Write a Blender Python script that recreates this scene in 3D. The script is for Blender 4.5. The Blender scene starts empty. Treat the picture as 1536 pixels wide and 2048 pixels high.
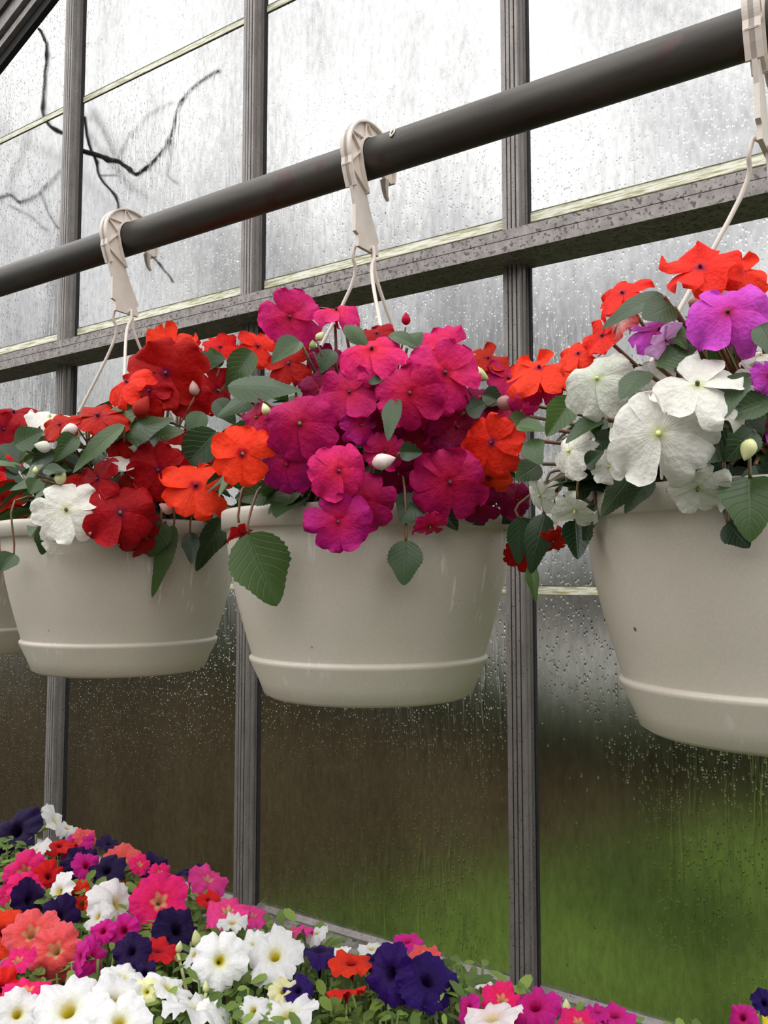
import bpy, bmesh, math, random
from mathutils import Vector, Matrix, noise
random.seed(11)
sc = bpy.context.scene
R = math.radians
# ------------------------------------------------------------------ camera
CAMZ, YAW, PITCH, F = 1.55, 34.1, 4.07, 1700.0
cam = bpy.data.objects.new('camera', bpy.data.cameras.new('camera'))
sc.collection.objects.link(cam); sc.camera = cam
cam.location = (0, 0, CAMZ); cam.rotation_euler = (R(90+PITCH), 0, R(YAW))
cam.data.sensor_fit = 'VERTICAL'; cam.data.sensor_height = 36; cam.data.lens = 36*F/2048
cam.data.clip_start = .02
# ------------------------------------------------------------------ exposure, sky
vs = sc.view_settings
vs.view_transform = 'Standard'; vs.look = 'None'; vs.gamma = 1; vs.use_curve_mapping = False
vs.exposure = 0.0
sc.cycles.use_denoising = True
sc.cycles.max_bounces = 10; sc.cycles.transmission_bounces = 8; sc.cycles.transparent_max_bounces = 8
sc.cycles.diffuse_bounces = 4; sc.cycles.glossy_bounces = 3
sc.cycles.sample_clamp_indirect = 6
SKY = 2.4
w = bpy.data.worlds.new('overcast_sky'); sc.world = w; w.use_nodes = True
nt = w.node_tree; nt.nodes.clear()
def N(nt, t, **k):
    n = nt.nodes.new(t)
    for a, b in k.items():
        if a.startswith('_'): n.inputs[a[1:].replace('_', ' ')].default_value = b
        else: setattr(n, a, b)
    return n
def L(nt, a, b): nt.links.new(a, b)
def ramp(nt, fac, stops, mode='LINEAR'):
    r = N(nt, 'ShaderNodeValToRGB'); r.color_ramp.interpolation = mode
    e = r.color_ramp.elements
    while len(e) < len(stops): e.new(.5)
    for i, (p, c) in enumerate(stops):
        e[i].position = p; e[i].color = (c[0], c[1], c[2], 1) if hasattr(c, '__len__') else (c, c, c, 1)
    L(nt, fac, r.inputs[0]); return r.outputs[0]
tc = N(nt, 'ShaderNodeTexCoord'); sep = N(nt, 'ShaderNodeSeparateXYZ'); L(nt, tc.outputs['Generated'], sep.inputs[0])
nz = N(nt, 'ShaderNodeTexNoise', _Scale=5.0, _Detail=4.0); L(nt, tc.outputs['Generated'], nz.inputs['Vector'])
cl = ramp(nt, nz.outputs[0], [(.40, (.62, .61, .635)), (.55, (1.08, 1.075, 1.08))])
hz = ramp(nt, sep.outputs[2], [(.0, (.05, .06, .04)), (.03, (.64, .645, .62)), (.3, (.86, .86, .86)), (.65, (1.25, 1.24, 1.22)), (1, (1.55, 1.53, 1.50))])
mx = N(nt, 'ShaderNodeMixRGB', blend_type='MULTIPLY'); mx.inputs[0].default_value = 1
L(nt, cl, mx.inputs[1]); L(nt, hz, mx.inputs[2])
bg = N(nt, 'ShaderNodeBackground', _Strength=SKY); L(nt, mx.outputs[0], bg.inputs[0])
L(nt, bg.outputs[0], N(nt, 'ShaderNodeOutputWorld').inputs[0])

# ------------------------------------------------------------------ rays from photo measurements
cy, sy, cp, sp_ = math.cos(R(YAW)), math.sin(R(YAW)), math.cos(R(PITCH)), math.sin(R(PITCH))
FW = Vector((-sy, cy, 0)); RT = Vector((cy, sy, 0)); UPV = Vector((0, 0, 1)); O = Vector((0, 0, CAMZ))
def ray(px, py):
    v = (1024-py)/F
    return (RT*((px-768)/F) + FW*(cp - v*sp_) + UPV*(v*cp + sp_))   # length along the lens axis = 1
def onY(px, py, Y): d = ray(px, py); return O + d*(Y/d.y)
def onZ(px, py, Z): d = ray(px, py); return O + d*((Z-CAMZ)/d.z)
def depth(p): q = p-O; return q.dot(FW)*cp + q.z*sp_

# ------------------------------------------------------------------ helpers
def link(name, me, parent=None, loc=None, mats=()):
    o = bpy.data.objects.new(name, me); sc.collection.objects.link(o)
    if loc is not None: o.location = loc
    if parent: o.parent = parent
    for m in mats:
        if m.name not in [x.name for x in me.materials if x]: me.materials.append(m)
    return o
def tag(o, label=None, cat=None, group=None, kind=None):
    if label: o['label'] = label
    if cat: o['category'] = cat
    if group: o['group'] = group
    if kind: o['kind'] = kind
    return o
def empty(name, loc):
    o = bpy.data.objects.new(name, None); sc.collection.objects.link(o); o.location = loc; o.empty_display_size = .05
    return o
class MB:
    def __init__(s): s.v = []; s.f = []; s.uv = {}; s.mi = []; s.jit = []; s.j = .5; s.m = 0
    def add(s, vs, fs, uvs=None):
        b = len(s.v); s.v += [Vector(p) for p in vs]; s.jit += [s.j]*len(vs)
        if uvs:
            for i, t in enumerate(uvs): s.uv[b+i] = t
        for f in fs: s.f.append([b+i for i in f]); s.mi.append(s.m)
    def box(s, a, b):
        (x0, y0, z0), (x1, y1, z1) = a, b
        s.add([(x0,y0,z0),(x1,y0,z0),(x1,y1,z0),(x0,y1,z0),(x0,y0,z1),(x1,y0,z1),(x1,y1,z1),(x0,y1,z1)],
              [(0,3,2,1),(4,5,6,7),(0,1,5,4),(1,2,6,5),(2,3,7,6),(3,0,4,7)])
    def prism(s, prof, ext, other=None):      # prof: list of points, ext: vector
        n = len(prof); P = [Vector(p) for p in prof]; e = Vector(ext)
        s.add(P+[p+e for p in P], [tuple(range(n))[::-1], tuple(range(n, 2*n))]+[(i, (i+1) % n, n+(i+1) % n, n+i) for i in range(n)])
    def tube(s, pts, r, seg=6, cap=True):
        pts = [Vector(p) for p in pts]; n = len(pts)
        rs = r if isinstance(r, (list, tuple)) else [r]*n
        t0 = (pts[1]-pts[0]).normalized(); a = t0.orthogonal().normalized(); vs = []
        for i, p in enumerate(pts):
            t = (pts[min(i+1, n-1)]-pts[max(i-1, 0)]).normalized()
            a = (a - t*a.dot(t)).normalized(); b = t.cross(a)
            for k in range(seg):
                g = 2*math.pi*k/seg; vs.append(p+(a*math.cos(g)+b*math.sin(g))*rs[i])
        fs = [(i*seg+k, i*seg+(k+1) % seg, (i+1)*seg+(k+1) % seg, (i+1)*seg+k) for i in range(n-1) for k in range(seg)]
        if cap: fs += [tuple(range(seg))[::-1], tuple(range((n-1)*seg, n*seg))]
        s.add(vs, fs)
    def lathe(s, prof, seg=96):
        vs = []; n = len(prof)
        for k in range(seg):
            g = 2*math.pi*k/seg
            vs += [(r*math.cos(g), r*math.sin(g), z) for r, z in prof]
        s.add(vs, [(k*n+i, ((k+1) % seg)*n+i, ((k+1) % seg)*n+i+1, k*n+i+1) for k in range(seg) for i in range(n-1)])
    def mesh(s, name, mats=(), off=None, smooth=True):
        me = bpy.data.meshes.new(name)
        me.from_pydata([p-off for p in s.v] if off is not None else s.v, [], s.f)
        if s.uv:
            ul = me.uv_layers.new(name='UVMap')
            for lp in me.loops: ul.data[lp.index].uv = s.uv.get(lp.vertex_index, (0, 0))
        at = me.attributes.new('tone', 'FLOAT', 'POINT'); at.data.foreach_set('value', s.jit)
        for m in mats: me.materials.append(m)
        me.polygons.foreach_set('material_index', s.mi)
        me.polygons.foreach_set('use_smooth', [smooth]*len(s.f))
        me.update(); return me
    def build(s, name, mats, parent=None, smooth=True, wloc=None):
        if not isinstance(mats, (list, tuple)): mats = [mats]
        off = parent.location.copy() if parent and wloc is None else wloc
        me = s.mesh(name, mats, off, smooth)
        o = bpy.data.objects.new(name, me); sc.collection.objects.link(o)
        if parent: o.parent = parent
        if wloc is not None: o.location = wloc - (parent.location if parent else Vector())
        return o
def smooth_poly(pts, k=4):
    P = [Vector(p) for p in pts]; out = []
    for i in range(len(P)-1):
        p0, p1, p2, p3 = P[max(i-1, 0)], P[i], P[i+1], P[min(i+2, len(P)-1)]
        for j in range(k):
            t = j/k; out.append(.5*((2*p1)+(p2-p0)*t+(2*p0-5*p1+4*p2-p3)*t*t+(3*p1-p0-3*p2+p3)*t**3))
    out.append(P[-1]); return out

# ------------------------------------------------------------------ materials
def mat(name):
    m = bpy.data.materials.new(name); m.use_nodes = True; nt = m.node_tree
    b = nt.nodes['Principled BSDF']; return m, nt, b
def noisy(name, c1, c2, scale=30, rough=.6, metal=0, bump=.1, stretch=None, lo=.35, hi=.65, specks=None, bd=.002):
    m, nt, b = mat(name)
    tc = N(nt, 'ShaderNodeTexCoord'); mp = N(nt, 'ShaderNodeMapping'); L(nt, tc.outputs['Object'], mp.inputs[0])
    if stretch: mp.inputs['Scale'].default_value = stretch
    nz = N(nt, 'ShaderNodeTexNoise', _Scale=scale, _Detail=5.0, _Roughness=.6); L(nt, mp.outputs[0], nz.inputs['Vector'])
    col = ramp(nt, nz.outputs[0], [(lo, c1), (hi, c2)])
    if specks:
        sscale, thr, scol = specks
        s = N(nt, 'ShaderNodeTexNoise', _Scale=sscale, _Detail=2.0); L(nt, tc.outputs['Object'], s.inputs['Vector'])
        f = ramp(nt, s.outputs[0], [(thr, 0), (thr+.03, 1)])
        mx = N(nt, 'ShaderNodeMixRGB'); L(nt, f, mx.inputs[0]); L(nt, col, mx.inputs[1]); mx.inputs[2].default_value = (*scol, 1)
        col = mx.outputs[0]
    L(nt, col, b.inputs['Base Color']); b.inputs['Roughness'].default_value = rough; b.inputs['Metallic'].default_value = metal
    bp = N(nt, 'ShaderNodeBump', _Strength=bump, _Distance=bd); L(nt, nz.outputs[0], bp.inputs['Height']); L(nt, bp.outputs[0], b.inputs['Normal'])
    return m
M = {}
M['alu'] = noisy('weathered_aluminium', (.21, .19, .178), (.28, .258, .243), 60, .5, .35, .05, (1, 1, .3), specks=(330, .64, (.09, .08, .07)))
M['beam'] = noisy('weathered_galvanised_beam', (.2, .18, .17), (.33, .3, .285), 60, .55, .3, .1, specks=(170, .58, (.1, .088, .08)))
M['beam_dark'] = noisy('dark_rafter_band', (.04, .034, .03), (.07, .06, .055), 60, .7)  # plain dark tone for the narrow and the wide rafter band
M['rafter'] = noisy('rafter_metal', (.2, .185, .175), (.3, .28, .27), 60, .5, .3)
M['rubber'] = noisy('black_glazing_rubber', (.008, .007, .008), (.02, .018, .02), 200, .8)
M['pipe'] = noisy('dull_galvanised_pipe', (.045, .041, .036), (.082, .077, .067), 14, .5, .55, .12, (.5, 3, 3), specks=(24, .66, (.075, .05, .045)))
M['pot'] = None
M['plastic'] = noisy('off_white_plastic', (.68, .60, .53), (.76, .68, .61), 40, .45)
M['soil'] = noisy('potting_soil', (.012, .008, .005), (.05, .035, .022), 120, .95, bump=1, bd=.01)
M['concrete'] = noisy('stained_concrete_sill', (.09, .082, .07), (.2, .185, .16), 40, .85, bump=.5, specks=(60, .6, (.05, .045, .035)))
M['brick'] = noisy('painted_masonry', (.12, .11, .095), (.2, .185, .16), 12, .9, bump=.4)
M['gravel'] = noisy('pale_wet_gravel', (.30, .29, .26), (.5, .49, .45), 3, .7)
M['floor'] = noisy('damp_concrete_floor', (.045, .042, .036), (.1, .095, .08), 5, .8, bump=.3)
M['seal'] = noisy('algae_lined_glass_edge', (.34, .33, .15), (.78, .78, .66), 30, .4, bump=.1, stretch=(1, 1, 14), lo=.38, hi=.55)
M['seal_dark'] = noisy('dirty_glass_edge_line', (.06, .06, .03), (.2, .19, .09), 80, .6)
M['wood'] = noisy('greyed_bench_wood', (.07, .055, .04), (.15, .12, .09), 10, .8, stretch=(1, 12, 12))
M['trough'] = noisy('black_plastic_trough', (.01, .01, .01), (.022, .02, .02), 60, .5)
M['bark'] = noisy('wet_grey_bark', (.03, .025, .024), (.09, .075, .07), 60, .8, bump=.5)
M['stem'] = noisy('fleshy_stem', (.12, .10, .04), (.2, .08, .04), 20, .5)
M['pstem'] = noisy('green_petunia_stem', (.13, .2, .05), (.2, .28, .08), 20, .6)
M['calyx'] = noisy('green_calyx', (.12, .22, .05), (.2, .3, .08), 20, .6)

# pot plastic: off white with faint scuffs (vertical scratches) and dirt specks
m, nt, b = mat('speckled_off_white_pot_plastic')
tcn = N(nt, 'ShaderNodeTexCoord'); n1 = N(nt, 'ShaderNodeTexNoise', _Scale=7.0, _Detail=5.0); L(nt, tcn.outputs['Object'], n1.inputs['Vector'])
c1 = ramp(nt, n1.outputs[0], [(.3, (.53, .485, .405)), (.7, (.60, .555, .475))])
n2 = N(nt, 'ShaderNodeTexNoise', _Scale=420.0, _Detail=1.0); L(nt, tcn.outputs['Object'], n2.inputs['Vector'])
c2 = ramp(nt, n2.outputs[0], [(.3, .93), (.7, 1.0)])
mm = N(nt, 'ShaderNodeMixRGB', blend_type='MULTIPLY'); mm.inputs[0].default_value = 1; L(nt, c1, mm.inputs[1]); L(nt, c2, mm.inputs[2])
vo = N(nt, 'ShaderNodeTexVoronoi', _Scale=26.0); L(nt, tcn.outputs['Object'], vo.inputs['Vector'])
sp = ramp(nt, vo.outputs['Distance'], [(.035, 1), (.06, 0)])
m2 = N(nt, 'ShaderNodeMixRGB'); L(nt, sp, m2.inputs[0]); L(nt, mm.outputs[0], m2.inputs[1]); m2.inputs[2].default_value = (.1, .08, .06, 1)
mpn = N(nt, 'ShaderNodeMapping'); mpn.inputs['Scale'].default_value = (30, 30, 3.5); L(nt, tcn.outputs['Object'], mpn.inputs[0])
n3 = N(nt, 'ShaderNodeTexNoise', _Scale=2.4, _Detail=3.0); L(nt, mpn.outputs[0], n3.inputs['Vector'])
n4 = N(nt, 'ShaderNodeTexNoise', _Scale=9.0); L(nt, tcn.outputs['Object'], n4.inputs['Vector'])
s3 = ramp(nt, n3.outputs[0], [(.63, 0), (.68, 1)]); s4 = ramp(nt, n4.outputs[0], [(.5, 0), (.6, .75)])
ms = N(nt, 'ShaderNodeMath', operation='MULTIPLY'); L(nt, s3, ms.inputs[0]); L(nt, s4, ms.inputs[1])
m3 = N(nt, 'ShaderNodeMixRGB'); L(nt, ms.outputs[0], m3.inputs[0]); L(nt, m2.outputs[0], m3.inputs[1]); m3.inputs[2].default_value = (.78, .74, .68, 1)
L(nt, m3.outputs[0], b.inputs['Base Color']); b.inputs['Roughness'].default_value = .42
M['pot'] = m

# petals: radial colour (eye, middle, rim) in the flower's own plane, plus light coming through
def petal(name, eye, mid, rim, r=(.08, .22, .75), star=0.0, vein=0.12, transl=.28, rough=.55):
    m, nt, b = mat(name); nt.nodes.remove(b); out = nt.nodes['Material Output']
    tc = N(nt, 'ShaderNodeTexCoord'); s = N(nt, 'ShaderNodeSeparateXYZ'); L(nt, tc.outputs['Object'], s.inputs[0])
    cb = N(nt, 'ShaderNodeCombineXYZ'); L(nt, s.outputs[0], cb.inputs[0]); L(nt, s.outputs[1], cb.inputs[1])
    ln = N(nt, 'ShaderNodeVectorMath', operation='LENGTH'); L(nt, cb.outputs[0], ln.inputs[0])
    at = N(nt, 'ShaderNodeMath', operation='ARCTAN2'); L(nt, s.outputs[1], at.inputs[0]); L(nt, s.outputs[0], at.inputs[1])
    a5 = N(nt, 'ShaderNodeMath', operation='MULTIPLY'); L(nt, at.outputs[0], a5.inputs[0]); a5.inputs[1].default_value = 5
    c5 = N(nt, 'ShaderNodeMath', operation='COSINE'); L(nt, a5.outputs[0], c5.inputs[0])
    mu = N(nt, 'ShaderNodeMath', operation='MULTIPLY_ADD'); L(nt, c5.outputs[0], mu.inputs[0]); mu.inputs[1].default_value = -star; L(nt, ln.outputs['Value'], mu.inputs[2])
    col = ramp(nt, mu.outputs[0], [(r[0], eye), (r[1], mid), (r[2], rim)])
    a30 = N(nt, 'ShaderNodeMath', operation='MULTIPLY'); L(nt, at.outputs[0], a30.inputs[0]); a30.inputs[1].default_value = 35
    cs = N(nt, 'ShaderNodeMath', operation='COSINE'); L(nt, a30.outputs[0], cs.inputs[0])
    nz = N(nt, 'ShaderNodeTexNoise', _Scale=6.0, _Detail=4.0); L(nt, tc.outputs['Object'], nz.inputs['Vector'])
    ad = N(nt, 'ShaderNodeMath', operation='MULTIPLY_ADD'); L(nt, cs.outputs[0], ad.inputs[0]); ad.inputs[1].default_value = .03; L(nt, nz.outputs[0], ad.inputs[2])
    f = ramp(nt, ad.outputs[0], [(.3, 1-vein*1.6), (.62, 1.0)])
    oi = N(nt, 'ShaderNodeObjectInfo'); hs = N(nt, 'ShaderNodeHueSaturation')
    hr = N(nt, 'ShaderNodeMapRange'); L(nt, oi.outputs['Random'], hr.inputs[0]); hr.inputs[3].default_value = .495; hr.inputs[4].default_value = .505
    vr = N(nt, 'ShaderNodeMapRange'); L(nt, oi.outputs['Random'], vr.inputs[0]); vr.inputs[3].default_value = .85; vr.inputs[4].default_value = 1.08
    mx = N(nt, 'ShaderNodeMixRGB', blend_type='MULTIPLY'); mx.inputs[0].default_value = 1; L(nt, col, mx.inputs[1]); L(nt, f, mx.inputs[2])
    L(nt, mx.outputs[0], hs.inputs['Color']); L(nt, hr.outputs[0], hs.inputs['Hue']); L(nt, vr.outputs[0], hs.inputs['Value'])
    p = N(nt, 'ShaderNodeBsdfPrincipled', _Roughness=rough); p.inputs['Specular IOR Level'].default_value = .14
    t = N(nt, 'ShaderNodeBsdfTranslucent'); L(nt, hs.outputs[0], p.inputs['Base Color']); L(nt, hs.outputs[0], t.inputs[0])
    bp = N(nt, 'ShaderNodeBump', _Strength=.25, _Distance=.01); L(nt, ad.outputs[0], bp.inputs['Height']); L(nt, bp.outputs[0], p.inputs['Normal'])
    ms = N(nt, 'ShaderNodeMixShader'); ms.inputs[0].default_value = transl
    L(nt, p.outputs[0], ms.inputs[1]); L(nt, t.outputs[0], ms.inputs[2]); L(nt, ms.outputs[0], out.inputs[0]); return m
PM = {
 'red': petal('deep_red_petal', (.25, .0, .03), (.42, .005, .005), (.46, .008, .007)),
 'scarlet': petal('bright_scarlet_petal', (.4, .0, .03), (.86, .022, .012), (.90, .028, .014)),
 'orange': petal('orange_red_petal', (.45, .02, .06), (.95, .045, .014), (1.0, .055, .02)),
 'mag': petal('magenta_petal', (.42, .0, .03), (.56, .008, .065), (.52, .010, .125)),
 'pink': petal('pink_magenta_petal', (.45, .0, .03), (.74, .018, .09), (.72, .020, .18)),
 'purp': petal('purple_magenta_petal', (.45, .0, .06), (.5, .007, .10), (.40, .009, .17)),
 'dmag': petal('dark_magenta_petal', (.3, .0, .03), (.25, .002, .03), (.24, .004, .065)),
 'violet': petal('violet_pink_petal', (.5, .02, .1), (.62, .04, .40), (.66, .08, .60)),
 'lilac': petal('pale_lilac_petal', (.6, .3, .4), (.70, .32, .64), (.72, .40, .72)),
 'salmonback': petal('salmon_white_petal', (.7, .5, .45), (.75, .45, .4), (.8, .16, .14)),
 'white': petal('white_petal', (.72, .76, .45), (.86, .85, .76), (.88, .87, .80), vein=.07),
 'gwhite': petal('greenish_white_petal', (.6, .7, .4), (.70, .74, .62), (.76, .78, .68), vein=.07),
}
QM = {
 'white': petal('white_petunia', (.72, .6, .05), (.88, .88, .74), (.92, .92, .93), r=(.12, .26, .5), vein=.06),
 'cream': petal('cream_petunia', (.7, .65, .1), (.85, .82, .4), (.88, .86, .55), r=(.1, .3, .9), vein=.06),
 'navy': petal('navy_petunia', (.008, .002, .02), (.014, .004, .045), (.018, .005, .065), r=(.1, .3, .8)),
 'violetdeep': petal('deep_violet_petunia', (.01, .003, .03), (.022, .005, .09), (.032, .008, .14), r=(.1, .3, .8)),
 'salmon': petal('salmon_petunia', (.75, .42, .22), (.86, .09, .085), (.88, .13, .15), r=(.17, .32, .9), star=.06),
 'hot': petal('hot_pink_petunia', (.78, .38, .2), (.88, .015, .13), (.86, .02, .22), r=(.16, .30, .9), star=.06),
 'pinkp': petal('bright_pink_petunia', (.8, .5, .3), (.88, .05, .25), (.88, .06, .34), r=(.13, .28, .9), star=.05),
 'red': petal('red_petunia', (.2, .0, .01), (.75, .02, .012), (.82, .03, .016), r=(.1, .28, .9)),
 'magp': petal('magenta_petunia', (.3, .0, .05), (.6, .01, .2), (.65, .02, .33), r=(.1, .3, .9)),
 'blush': petal('blush_white_petunia', (.72, .6, .2), (.86, .7, .72), (.9, .82, .85), r=(.1, .3, .6), vein=.06),
 'yellow': petal('yellow_petunia', (.8, .6, .02), (.9, .7, .03), (.9, .75, .06), r=(.1, .3, .9)),
}
def leafmat(name, a, b_, vein, rough=.42, transl=.15):
    m, nt, b = mat(name); out = nt.nodes['Material Output']
    uv = N(nt, 'ShaderNodeUVMap'); s = N(nt, 'ShaderNodeSeparateXYZ'); L(nt, uv.outputs[0], s.inputs[0])
    ab = N(nt, 'ShaderNodeMath', operation='ABSOLUTE'); L(nt, s.outputs[0], ab.inputs[0])
    k = N(nt, 'ShaderNodeMath', operation='MULTIPLY_ADD'); L(nt, ab.outputs[0], k.inputs[0]); k.inputs[1].default_value = -.28; L(nt, s.outputs[1], k.inputs[2])
    k2 = N(nt, 'ShaderNodeMath', operation='MULTIPLY'); L(nt, k.outputs[0], k2.inputs[0]); k2.inputs[1].default_value = 52
    sn = N(nt, 'ShaderNodeMath', operation='SINE'); L(nt, k2.outputs[0], sn.inputs[0])
    v1 = ramp(nt, sn.outputs[0], [(.86, 0), (.99, 1)]); v2 = ramp(nt, ab.outputs[0], [(.02, 1), (.07, 0)])
    vm = N(nt, 'ShaderNodeMath', operation='MAXIMUM'); L(nt, v1, vm.inputs[0]); L(nt, v2, vm.inputs[1])
    at = N(nt, 'ShaderNodeAttribute', attribute_name='tone')
    base = ramp(nt, at.outputs['Fac'], [(0, a), (1, b_)])
    nz = N(nt, 'ShaderNodeTexNoise', _Scale=25.0); tcc = N(nt, 'ShaderNodeTexCoord'); L(nt, tcc.outputs['Object'], nz.inputs['Vector'])
    nn = ramp(nt, nz.outputs[0], [(.3, .8), (.7, 1.1)])
    m1 = N(nt, 'ShaderNodeMixRGB', blend_type='MULTIPLY'); m1.inputs[0].default_value = 1; L(nt, base, m1.inputs[1]); L(nt, nn, m1.inputs[2])
    f = N(nt, 'ShaderNodeMath', operation='MULTIPLY'); L(nt, vm.outputs[0], f.inputs[0]); f.inputs[1].default_value = .22
    m2 = N(nt, 'ShaderNodeMixRGB'); L(nt, f.outputs[0], m2.inputs[0]); L(nt, m1.outputs[0], m2.inputs[1]); m2.inputs[2].default_value = (*vein, 1)
    L(nt, m2.outputs[0], b.inputs['Base Color']); b.inputs['Roughness'].default_value = rough
    bp = N(nt, 'ShaderNodeBump', _Strength=.35, _Distance=.002, invert=True); L(nt, vm.outputs[0], bp.inputs['Height']); L(nt, bp.outputs[0], b.inputs['Normal'])
    t = N(nt, 'ShaderNodeBsdfTranslucent'); L(nt, m2.outputs[0], t.inputs[0])
    ms = N(nt, 'ShaderNodeMixShader'); ms.inputs[0].default_value = transl
    L(nt, b.outputs[0], ms.inputs[1]); L(nt, t.outputs[0], ms.inputs[2]); L(nt, ms.outputs[0], out.inputs[0]); return m
M['leaf'] = leafmat('impatiens_leaf', (.014, .038, .015), (.075, .145, .026), (.12, .2, .07), .36, .22)
M['petleaf'] = leafmat('petunia_leaf', (.05, .11, .018), (.24, .35, .06), (.25, .38, .1), .55, .25)
M['outleaf'] = leafmat('garden_leaf', (.02, .03, .008), (.07, .08, .022), (.08, .1, .04), .6, .1)
M['outleaf'].node_tree.nodes['Principled BSDF'].inputs['Specular IOR Level'].default_value = .1

# glass: fogged by condensation, with clear beads of water
def glassmat(name, fogw=.004, r0=.47, tint=.50):
    m, nt, b = mat(name); nt.nodes.remove(b); out = nt.nodes['Material Output']
    tc = N(nt, 'ShaderNodeTexCoord')
    def vor(scale, st, lo, hi):
        mp = N(nt, 'ShaderNodeMapping'); mp.inputs['Scale'].default_value = st; L(nt, tc.outputs['Object'], mp.inputs[0])
        v = N(nt, 'ShaderNodeTexVoronoi', _Scale=scale); L(nt, mp.outputs[0], v.inputs['Vector'])
        sr = N(nt, 'ShaderNodeSeparateXYZ'); L(nt, v.outputs['Color'], sr.inputs[0])
        th = N(nt, 'ShaderNodeMapRange'); L(nt, sr.outputs[0], th.inputs[0]); th.inputs[3].default_value = lo; th.inputs[4].default_value = hi
        d = N(nt, 'ShaderNodeMath', operation='SUBTRACT'); L(nt, th.outputs[0], d.inputs[0]); L(nt, v.outputs['Distance'], d.inputs[1])
        q = N(nt, 'ShaderNodeMath', operation='MULTIPLY', use_clamp=True); L(nt, d.outputs[0], q.inputs[0]); q.inputs[1].default_value = 4.0
        return q.outputs[0]
    def noi(scale, st, a, b_, det=3.0):
        mp = N(nt, 'ShaderNodeMapping'); mp.inputs['Scale'].default_value = st; L(nt, tc.outputs['Object'], mp.inputs[0])
        n = N(nt, 'ShaderNodeTexNoise', _Scale=scale, _Detail=det); L(nt, mp.outputs[0], n.inputs['Vector'])
        return ramp(nt, n.outputs[0], [(a, 0), (b_, 1)])
    def mul(a, b_):
        k = N(nt, 'ShaderNodeMath', operation='MULTIPLY'); L(nt, a, k.inputs[0])
        if isinstance(b_, (int, float)): k.inputs[1].default_value = b_
        else: L(nt, b_, k.inputs[1])
        return k.outputs[0]
    def mxm(a, b_):
        k = N(nt, 'ShaderNodeMath', operation='MAXIMUM'); L(nt, a, k.inputs[0]); L(nt, b_, k.inputs[1]); return k.outputs[0]
    wet = noi(2.6, (1.4, 1, .6), .36, .60)                     # regions where drops gather
    small = mul(vor(240, (1, 1, .6), -.3, .55), wet)
    big = mul(vor(110, (1, 1, .75), -.9, .28), noi(5, (1, 1, 1), .35, .55))
    streak = mul(noi(75, (1.6, 1, .14), .54, .72, 5.0), mul(wet, noi(2.0, (1.5, 1, 1), .38, .6)))
    drops = mxm(small, big)
    rough = N(nt, 'ShaderNodeMath', operation='MULTIPLY_ADD'); L(nt, mxm(drops, mul(streak, .7)), rough.inputs[0]); rough.inputs[1].default_value = -(r0-.04); rough.inputs[2].default_value = r0
    bp = N(nt, 'ShaderNodeBump', _Strength=1.0, _Distance=.010); L(nt, mxm(drops, mul(streak, .4)), bp.inputs['Height'])
    rf = N(nt, 'ShaderNodeBsdfRefraction', distribution='BECKMANN', _IOR=1.2); L(nt, rough.outputs[0], rf.inputs['Roughness']); L(nt, bp.outputs[0], rf.inputs['Normal'])
    film = N(nt, 'ShaderNodeMixRGB', blend_type='MULTIPLY'); film.inputs[0].default_value = 1
    mpa = N(nt, 'ShaderNodeMapping'); mpa.inputs['Scale'].default_value = (1, 1, .35); L(nt, tc.outputs['Object'], mpa.inputs[0])
    na = N(nt, 'ShaderNodeTexNoise', _Scale=95.0, _Detail=6.0, _Roughness=.7); L(nt, mpa.outputs[0], na.inputs['Vector'])
    nb = N(nt, 'ShaderNodeTexNoise', _Scale=4.5, _Detail=5.0, _Roughness=.6); L(nt, mpa.outputs[0], nb.inputs['Vector'])
    L(nt, ramp(nt, na.outputs[0], [(.36, (tint*.80,)*3), (.62, (tint*1.08,)*3)]), film.inputs[1])
    L(nt, ramp(nt, nb.outputs[0], [(.36, (.74, .735, .74)), (.56, (1.0, 1.0, .995))]), film.inputs[2])
    L(nt, film.outputs[0], rf.inputs['Color'])
    gl = N(nt, 'ShaderNodeBsdfGlossy', _Roughness=.25); L(nt, bp.outputs[0], gl.inputs['Normal'])
    tr = N(nt, 'ShaderNodeBsdfTranslucent'); tr.inputs[0].default_value = (.8, .8, .78, 1)
    tp = N(nt, 'ShaderNodeBsdfTransparent')
    fog = N(nt, 'ShaderNodeMath', operation='MULTIPLY_ADD'); L(nt, noi(5, (1, 1, 1), .3, .7), fog.inputs[0]); fog.inputs[1].default_value = fogw*.6; fog.inputs[2].default_value = fogw*.5
    a = N(nt, 'ShaderNodeMixShader'); L(nt, fog.outputs[0], a.inputs[0]); L(nt, rf.outputs[0], a.inputs[1]); L(nt, tr.outputs[0], a.inputs[2])
    c = N(nt, 'ShaderNodeMixShader'); c.inputs[0].default_value = .002; L(nt, a.outputs[0], c.inputs[1]); L(nt, gl.outputs[0], c.inputs[2])
    L(nt, c.outputs[0], out.inputs[0]); return m
M['glass'] = glassmat('condensation_fogged_glass')
m, nt, b = mat('clear_outer_glass_face'); nt.nodes.remove(b)
rf = N(nt, 'ShaderNodeBsdfRefraction', _IOR=1.2, _Roughness=.03); rf.inputs['Color'].default_value = (.97, .98, .97, 1)
L(nt, rf.outputs[0], nt.nodes['Material Output'].inputs[0]); M['glass_out'] = m

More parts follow.
